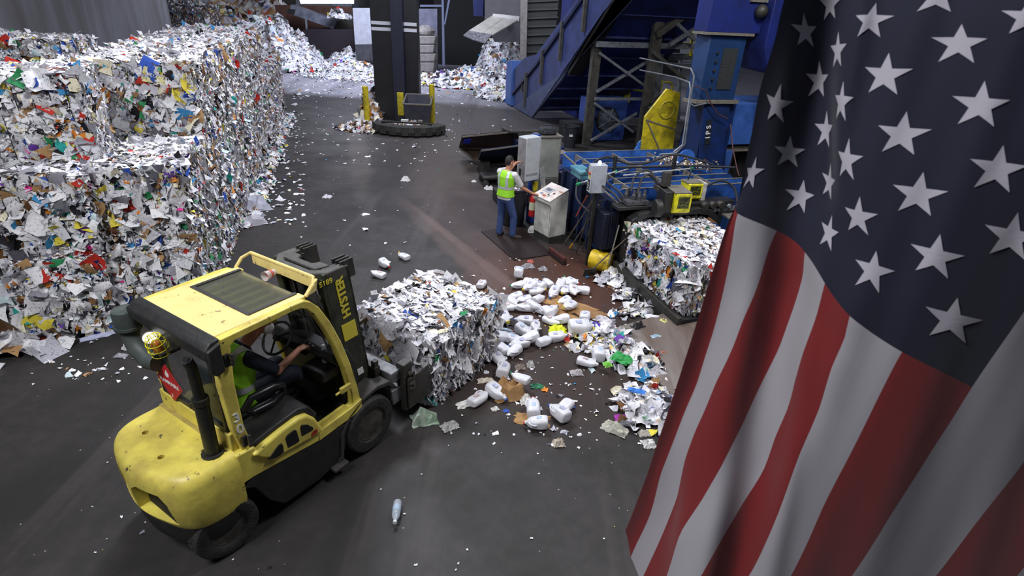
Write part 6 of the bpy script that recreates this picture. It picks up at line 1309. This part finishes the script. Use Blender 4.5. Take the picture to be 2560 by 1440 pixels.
rag('paper_scrap', 'brown scrap left of the foil wad', *zz(1210, 865), .14, .11, '8E7F76', 'scrap', .2, 0, 30, .06)
rag('paper_scrap', 'grey wrapper on the dark floor right of the crushed box', *zz(1615, 905), .18, .12, 'AAA7A8', 'wrapper', .2, 0, 31, .05)
rag('plastic_cup', 'small white bowl with brown stain in the lower foreground', *zz(1487, 1415), .14, .12, 'C9BDAE', 'bowl', .2, 0, 32, .08)
rag('newspaper', 'folded paper at the left foot of the lowest litter heap', *zz(1890, 1310), .30, .18, 'BFBDB0', 'newspaper', R(-30), 0, 33, .10)
rag('paper_scrap', 'pale plastic lid on the dark floor left of the flag', *zz(2105, 1340), .16, .11, 'A8A298', 'lid', .2, 0, 34, .03)
rag('paper_scrap', 'white crumpled tissue on the dark floor at the flag edge', 1622, 1112, .16, .14, 'D0CECC', 'tissue', .2, 0, 35, .06)
rag('plastic_bag', 'clear dented plastic bottle bag at the upper stained floor', 1321, 668, .22, .16, '8E8C90', 'bag', .2, 0, 36, .07)
rag('plastic_bag', 'small clear bag above the jug pile', 1357, 675, .17, .12, '9C9AA0', 'bag', .2, 0, 37, .06)
rag('paper_scrap', 'red and white scrap on the stained floor below the floor plate', 1326, 656, .12, .09, 'C0605A', 'scrap', .2, 0, 38, .05)
rag('plastic_bag', 'grey plastic bag at the foot of the bale stack beside the lane', 645, 522, .55, .45, 'A6A6B4', 'bag', .6, 0, 39, .35, lumps=6)
rag('plastic_bag', 'crumpled translucent film at the foot of the bale stack, nearer the forklift', 632, 560, .55, .35, 'B4B2BC', 'bag', .6, 0, 40, .2, lumps=6)
rag('paper_sheet', 'blue and white leaflet on the floor in front of the bale stack', 245, 842, .42, .12, 'B9BCD8', 'leaflet', R(35), 0, 41, .03)
rag('paper_scrap', 'pinkish crumpled paper behind the forklift air intake', 362, 868, .28, .2, 'C2ACA6', 'paper', R(30), 0, 42, .08)
rag('paper_scrap', 'small white paper ball on the floor left of the forklift', 318, 872, .11, .1, 'C8C6C8', 'paper', 0, 0, 43, .08)
rag('paper_scrap', 'grey flat cup on the floor left of the forklift', 303, 892, .16, .08, '9A98A0', 'cup', 0, 0, 44, .04)
rag('paper_scrap', 'white paper on the lane level with the big tyre', 1014, 452, .26, .18, 'D0CED0', 'paper', 0, 0, 45, .12)
rag('paper_scrap', 'light wrapper on the lane left of the worker', 818, 494, .22, .16, 'C4C2CA', 'wrapper', 0, 0, 46, .08)
rag('paper_scrap', 'white paper bag beside the hand cart', 1222, 473, .26, .18, 'C0BEC0', 'bag', 0, 0, 47, .1)
rag('paper_scrap', 'white crumpled paper at the left foot of the console', 1329, 580, .16, .16, 'D8D6D2', 'paper', 0, 0, 48, .14)
rag('paper_scrap', 'pale triangular scrap on the lane left of the hand cart', 1185, 455, .14, .12, 'C9C7CA', 'paper', 0, 0, 49, .05)
bottle(tuple(G(995, 1262) + np.array([0, 0, .045])), 'crushed clear bottle lying alone on the dark foreground floor', (.1, -.99, .05), 1.3)
bottle(tuple(G(*zz(1110, 640)) + np.array([0, 0, .04])), 'clear bottle lying between the held bale and the jugs', (.99, .1, .02), 1.1, 'C8C8CC')
bottle(tuple(G(*zz(1075, 600)) + np.array([0, 0, .04])), 'clear bottle with red cap right of the held bale', (.9, -.3, .02), 1.0, 'C23A2A')

# litter heaps, past counting
hp = [('along the left edge of the ramp plate', 1590, 900, .95, .34, .16, 61, R(-66), .11, PALW), ('below the litter at the lower ramp corner', 1625, 1000, .42, .30, .14, 62, 0, .10, PALW_BL), ('left of the ramp below the purple bag', 1475, 858, .36, .28, .10, 63, 0, .08, PALW),
      ('at the bottom edge beside the flag', 1620, 1035, .42, .34, .14, 64, 0, .10, PALW_BL), ('on the upper end of the ramp plate', 1605, 782, .55, .20, .12, 65, R(16), .10, PALW), ('in front of the yellow pipe', 1545, 708, .36, .24, .18, 66, 0, .11, PALW_BL), ('between the yellow pipe and the ramp', 1578, 742, .34, .22, .10, 67, 0, .10, PALW),
      ('under the purple bag', 1545, 852, .38, .3, .12, 68, 0, .10, PALW)]
for (l, px, py, rx, ry, h, sd, ro, sz, pal) in hp:
    g = G(px, py); heap('litter_heap', 'mixed paper litter heaped ' + l, g[0], g[1], rx, ry, h, sd, ro, pal, sz, 1.3, cat='litter', rim=1.15)
g = G(40, 800); heap('loose_sheets', 'loose crumpled sheets slumped at the left picture edge', g[0] - .1, g[1], 1.0, .85, .85, 71, R(30), PALW_BL, .20, 1.6, cat='litter', noise_=.3, rim=1.1)
g = G(20, 870); heap('loose_sheets', 'sheets of newspaper spread on the floor at the left picture edge', g[0], g[1], .6, .45, .22, 72, 0, PALW_BL, .2, 1.4, cat='litter', rim=1.2)
for i, (a, w_, nm) in enumerate(((3.5, .24, 'near'), (7.8, .26, 'middle'), (12.2, .3, 'far'))):
    p = S_(.12 + w_ * .4, a); heap('stack_debris', f'paper crumbs along the {nm} foot of the bale stack', p[0], p[1], w_, 2.2, .12, 80 + i, SA, PALW, .09, 1.0, cat='litter', rim=1.1)
# single scraps sprinkled over the floor: one object
rng = np.random.default_rng(8); cl = Cloud()
def sprinkle(n_, x0, x1, y0, y1, s0, pal=PALW_WH):
    px, py = rng.uniform(x0, x1, n_), rng.uniform(y0, y1, n_); P = np.array([G(a, b_, .008) for a, b_ in zip(px, py)]); s = s0 * rng.lognormal(0, .45, n_)
    cl.flakes(rng, P, np.tile([0, 0, 1.], (n_, 1)), rng.normal(0, 1, (n_, 3)), s * 1.5, s, pal, .12, .12)
sprinkle(260, 700, 1300, 235, 420, .05); sprinkle(500, 700, 1300, 185, 245, .08, PALW_BL); sprinkle(170, 650, 760, 280, 560, .05); sprinkle(150, 1080, 1660, 620, 1120, .022)
sprinkle(160, 1230, 1660, 640, 1080, .035, PALW); sprinkle(70, 200, 1600, 850, 1430, .012); sprinkle(60, 560, 1200, 300, 640, .03); sprinkle(50, 60, 420, 840, 960, .03)
o = bpy.data.objects.new('floor_scraps', cl.mesh('floor_scraps')); C.objects.link(o); tag(o, 'small paper scraps sprinkled over the whole floor', 'scraps', None, 'stuff')
# ------------------------------------------------------------------ flag hanging in the foreground
# (picture x, y, stripe number t from the top edge, distance s from the hoist in flag heights)
def sc_at(t): return 1430 + (2030 - 1430) * min(1.15, max(0, (t - .7) / 5.6))
K_ = []
for (x, y, i, j) in ((2175, 51, 4, 6), (2014, 79, 1, 7), (2400, 109, 6, 6), (2049, 202, 2, 8), (1939, 264, 1, 9), (2212, 189, 5, 7), (2452, 264, 7, 7), (2102, 255, 4, 8), (2066, 326, 3, 9), (1972, 382, 2, 10), (2254, 337, 6, 8),
                     (2115, 401, 5, 9), (2494, 424, 8, 8), (1879, 433, 1, 11), (2074, 457, 4, 10), (2004, 491, 3, 11), (2295, 487, 7, 9), (2144, 543, 6, 10), (2338, 642, 8, 10), (2182, 677, 7, 11), (2380, 802, 9, 11), (2529, 594, 9, 9), (2567, 44, 7, 5), (2344, -5, 5, 5), (2072, 583, 5, 11)):
    K_.append((x, y, i * .7, j * .76 / 12))
cb_ = [(1847, 498, 0), (1843, 534, 1), (1942, 577, 2), (2011, 630, 3), (2062, 708, 4), (2123, 790, 5), (2255, 880, 6), (2430, 968, 7)]
for x, y, t in cb_: K_.append((x, y, t, .76))
lines = {0: [(1822, 552), (1789, 653), (1742, 805), (1710, 906), (1663, 1050), (1627, 1160), (1590, 1260), (1571, 1310)], 1: [(1822, 660), (1785, 823), (1742, 960), (1690, 1087), (1650, 1190), (1623, 1293), (1590, 1362)],
         2: [(1919, 632), (1894, 715), (1858, 798), (1822, 891), (1788, 960), (1740, 1073), (1713, 1147), (1693, 1243), (1667, 1310), (1612, 1432)], 3: [(2009, 682), (1984, 769), (1948, 870), (1903, 960), (1857, 1060), (1803, 1167), (1753, 1253), (1700, 1333), (1667, 1440)],
         4: [(2042, 787), (2009, 877), (1988, 949), (1970, 1020), (1940, 1087), (1910, 1173), (1860, 1253), (1813, 1333), (1753, 1440)], 5: [(2114, 841), (2081, 913), (2050, 1017), (2000, 1133), (1957, 1253), (1907, 1373), (1873, 1440)],
         6: [(2200, 985), (2140, 1107), (2060, 1262), (1977, 1440)], 7: [(2340, 1110), (2235, 1275), (2130, 1440)]}
ends = dict((t, (x, y)) for x, y, t in cb_)
for t, L_ in lines.items():
    px, py = ends[t]; s = .76
    for x, y in L_:
        s += math.hypot(x - px, y - py) / sc_at(t); px, py = x, y; K_.append((x, y, t, s))
K_ += [(2560, 780, 7, .647), (2560, 1155, 8, .80), (2340, 1440, 8, .98), (2250, -540, 0, 0), (3340, -340, 7, 0), (3280, 1500, 13, .76), (2560, 2525, 13, 1.37), (4100, 250, 13, 0), (2853, 1235, 10, .76), (2060, -10, 0.0, .25), (1912, 180, 0, .55), (1880, 330, 0, .64), (1950, 40, 0, .44), (2000, 1780, 8, 1.2), (1700, 1700, 5, 1.2)]
K_ = [k for k in K_ if not (k[0], k[1]) == (2060, -10)]
A = np.array(K_, float); UV = np.stack([A[:, 2] / 13, A[:, 3]], 1); XY = A[:, :2]
def U_(d): return np.where(d > 0, d * d * np.log(d + 1e-12), 0)
n_ = len(A); D_ = np.linalg.norm(UV[:, None] - UV[None], axis=2); Km = U_(D_) + np.eye(n_) * 2e-4; Pm = np.concatenate([np.ones((n_, 1)), UV], 1)
Lm = np.zeros((n_ + 3, n_ + 3)); Lm[:n_, :n_] = Km; Lm[:n_, n_:] = Pm; Lm[n_:, :n_] = Pm.T; W3 = np.linalg.solve(Lm, np.concatenate([XY, np.zeros((3, 2))]))
def flagpt(t, s, off=0.0):
    q = np.stack([np.asarray(t) / 13, np.asarray(s)], -1); d = np.linalg.norm(q[:, None] - UV[None], axis=2)
    xy = U_(d) @ W3[:n_] + np.concatenate([np.ones((len(q), 1)), q], 1) @ W3[n_:]
    out = []
    for (x, y), tt, ss in zip(xy, t, s):
        k = min(1, max(0, (tt - .3) / 6.5)); k = k * k * (3 - 2 * k); yy = 1.95 - .62 * k - .02 * max(0, tt - 8)
        xx = x + .16 * (y - 700)            # folds hang almost upright
        sg_ = lambda q: 1 / (1 + math.exp(-max(-30, min(30, q))))
        yy += .15 * sg_((xx - 1915) / 19) + .05 * sg_((xx - 2066) / 11) + .008 * math.sin(xx / 48 + tt) + .004 * math.sin(xx / 21 + y / 90)
        out.append(Y(x, y, yy - off))
    return np.array(out)
tv = np.linspace(0, 13, 13 * 6 + 1); s_end = lambda t: float(np.interp(t, [0, 1, 2, 3, 13], [1.372, 1.375, 1.36, 1.46, 1.5]))
sv = np.concatenate([np.linspace(0, .76, 60), np.linspace(.76, 1, 50)[1:]]); nt, ns = len(tv), len(sv)
TT, SS = [], []
for t in tv:
    for s in sv: TT.append(t); SS.append(s if s <= .76 else .76 + (s - .76) / .24 * (s_end(t) - .76))
V = flagpt(np.array(TT), np.array(SS))
m = MB(); m.v = [tuple(p) for p in V]
for i in range(nt - 1):
    for j in range(ns - 1):
        a = i * ns + j; m.f.append((a, a + 1, a + ns + 1, a + ns)); st = int((tv[i] + tv[i + 1]) / 2); can = sv[j + 1] <= .7601 and st < 7
        m.m.append(2 if can else st % 2)
def cloth(name, col):
    k = mat(name, col, .85); k.node_tree.nodes['Principled BSDF'].inputs['Sheen Weight'].default_value = .2; return k
FR, FWH, FB_ = cloth('flag_red', '741417'), cloth('flag_white', '9C989E'), cloth('flag_blue', '090D26')
st_v = []; st_f = []
for i in range(1, 10):
    for j in range(1, 12):
        if (i + j) % 2: continue
        ct, cs = i * .7, j * .76 / 12; ro = .0308; pts_t, pts_s = [ct], [cs]
        NR = 4
        for q in range(1, NR + 1):
            for k in range(20):
                a0, a1 = k // 2, (k // 2 + 1) % 10; P0 = [(ro if w_ % 2 == 0 else ro * .382) for w_ in (a0, a1)]
                v0 = (P0[0] * math.cos(math.pi / 5 * a0), P0[0] * math.sin(math.pi / 5 * a0)); v1 = (P0[1] * math.cos(math.pi / 5 * a1), P0[1] * math.sin(math.pi / 5 * a1))
                h = .5 * (k % 2); vx, vy = v0[0] * (1 - h) + v1[0] * h, v0[1] * (1 - h) + v1[1] * h
                pts_t.append(ct - 13 * vx * q / NR); pts_s.append(cs + vy * q / NR)
        base = len(st_v); P = flagpt(np.array(pts_t), np.array(pts_s), .003); st_v += [tuple(p) for p in P]
        st_f += [(base, base + 1 + k, base + 1 + (k + 1) % 20) for k in range(20)]
        for q in range(NR - 1): st_f += [(base + 1 + q * 20 + k, base + 1 + (q + 1) * 20 + k, base + 1 + (q + 1) * 20 + (k + 1) % 20, base + 1 + q * 20 + (k + 1) % 20) for k in range(20)]
m.add(st_v, st_f)
m.m[-len(st_f):] = [3] * len(st_f)
c0 = Vector(m.v[0]); m.v = [tuple(Vector(p) - c0) for p in m.v]
fg = m.build('flag', [FR, FWH, FB_, cloth('star_white', 'ABA7B0')], None, loc=c0); fg.data.polygons.foreach_set('use_smooth', [True] * len(fg.data.polygons))
tag(fg, 'large American flag hanging in the right foreground', 'flag')
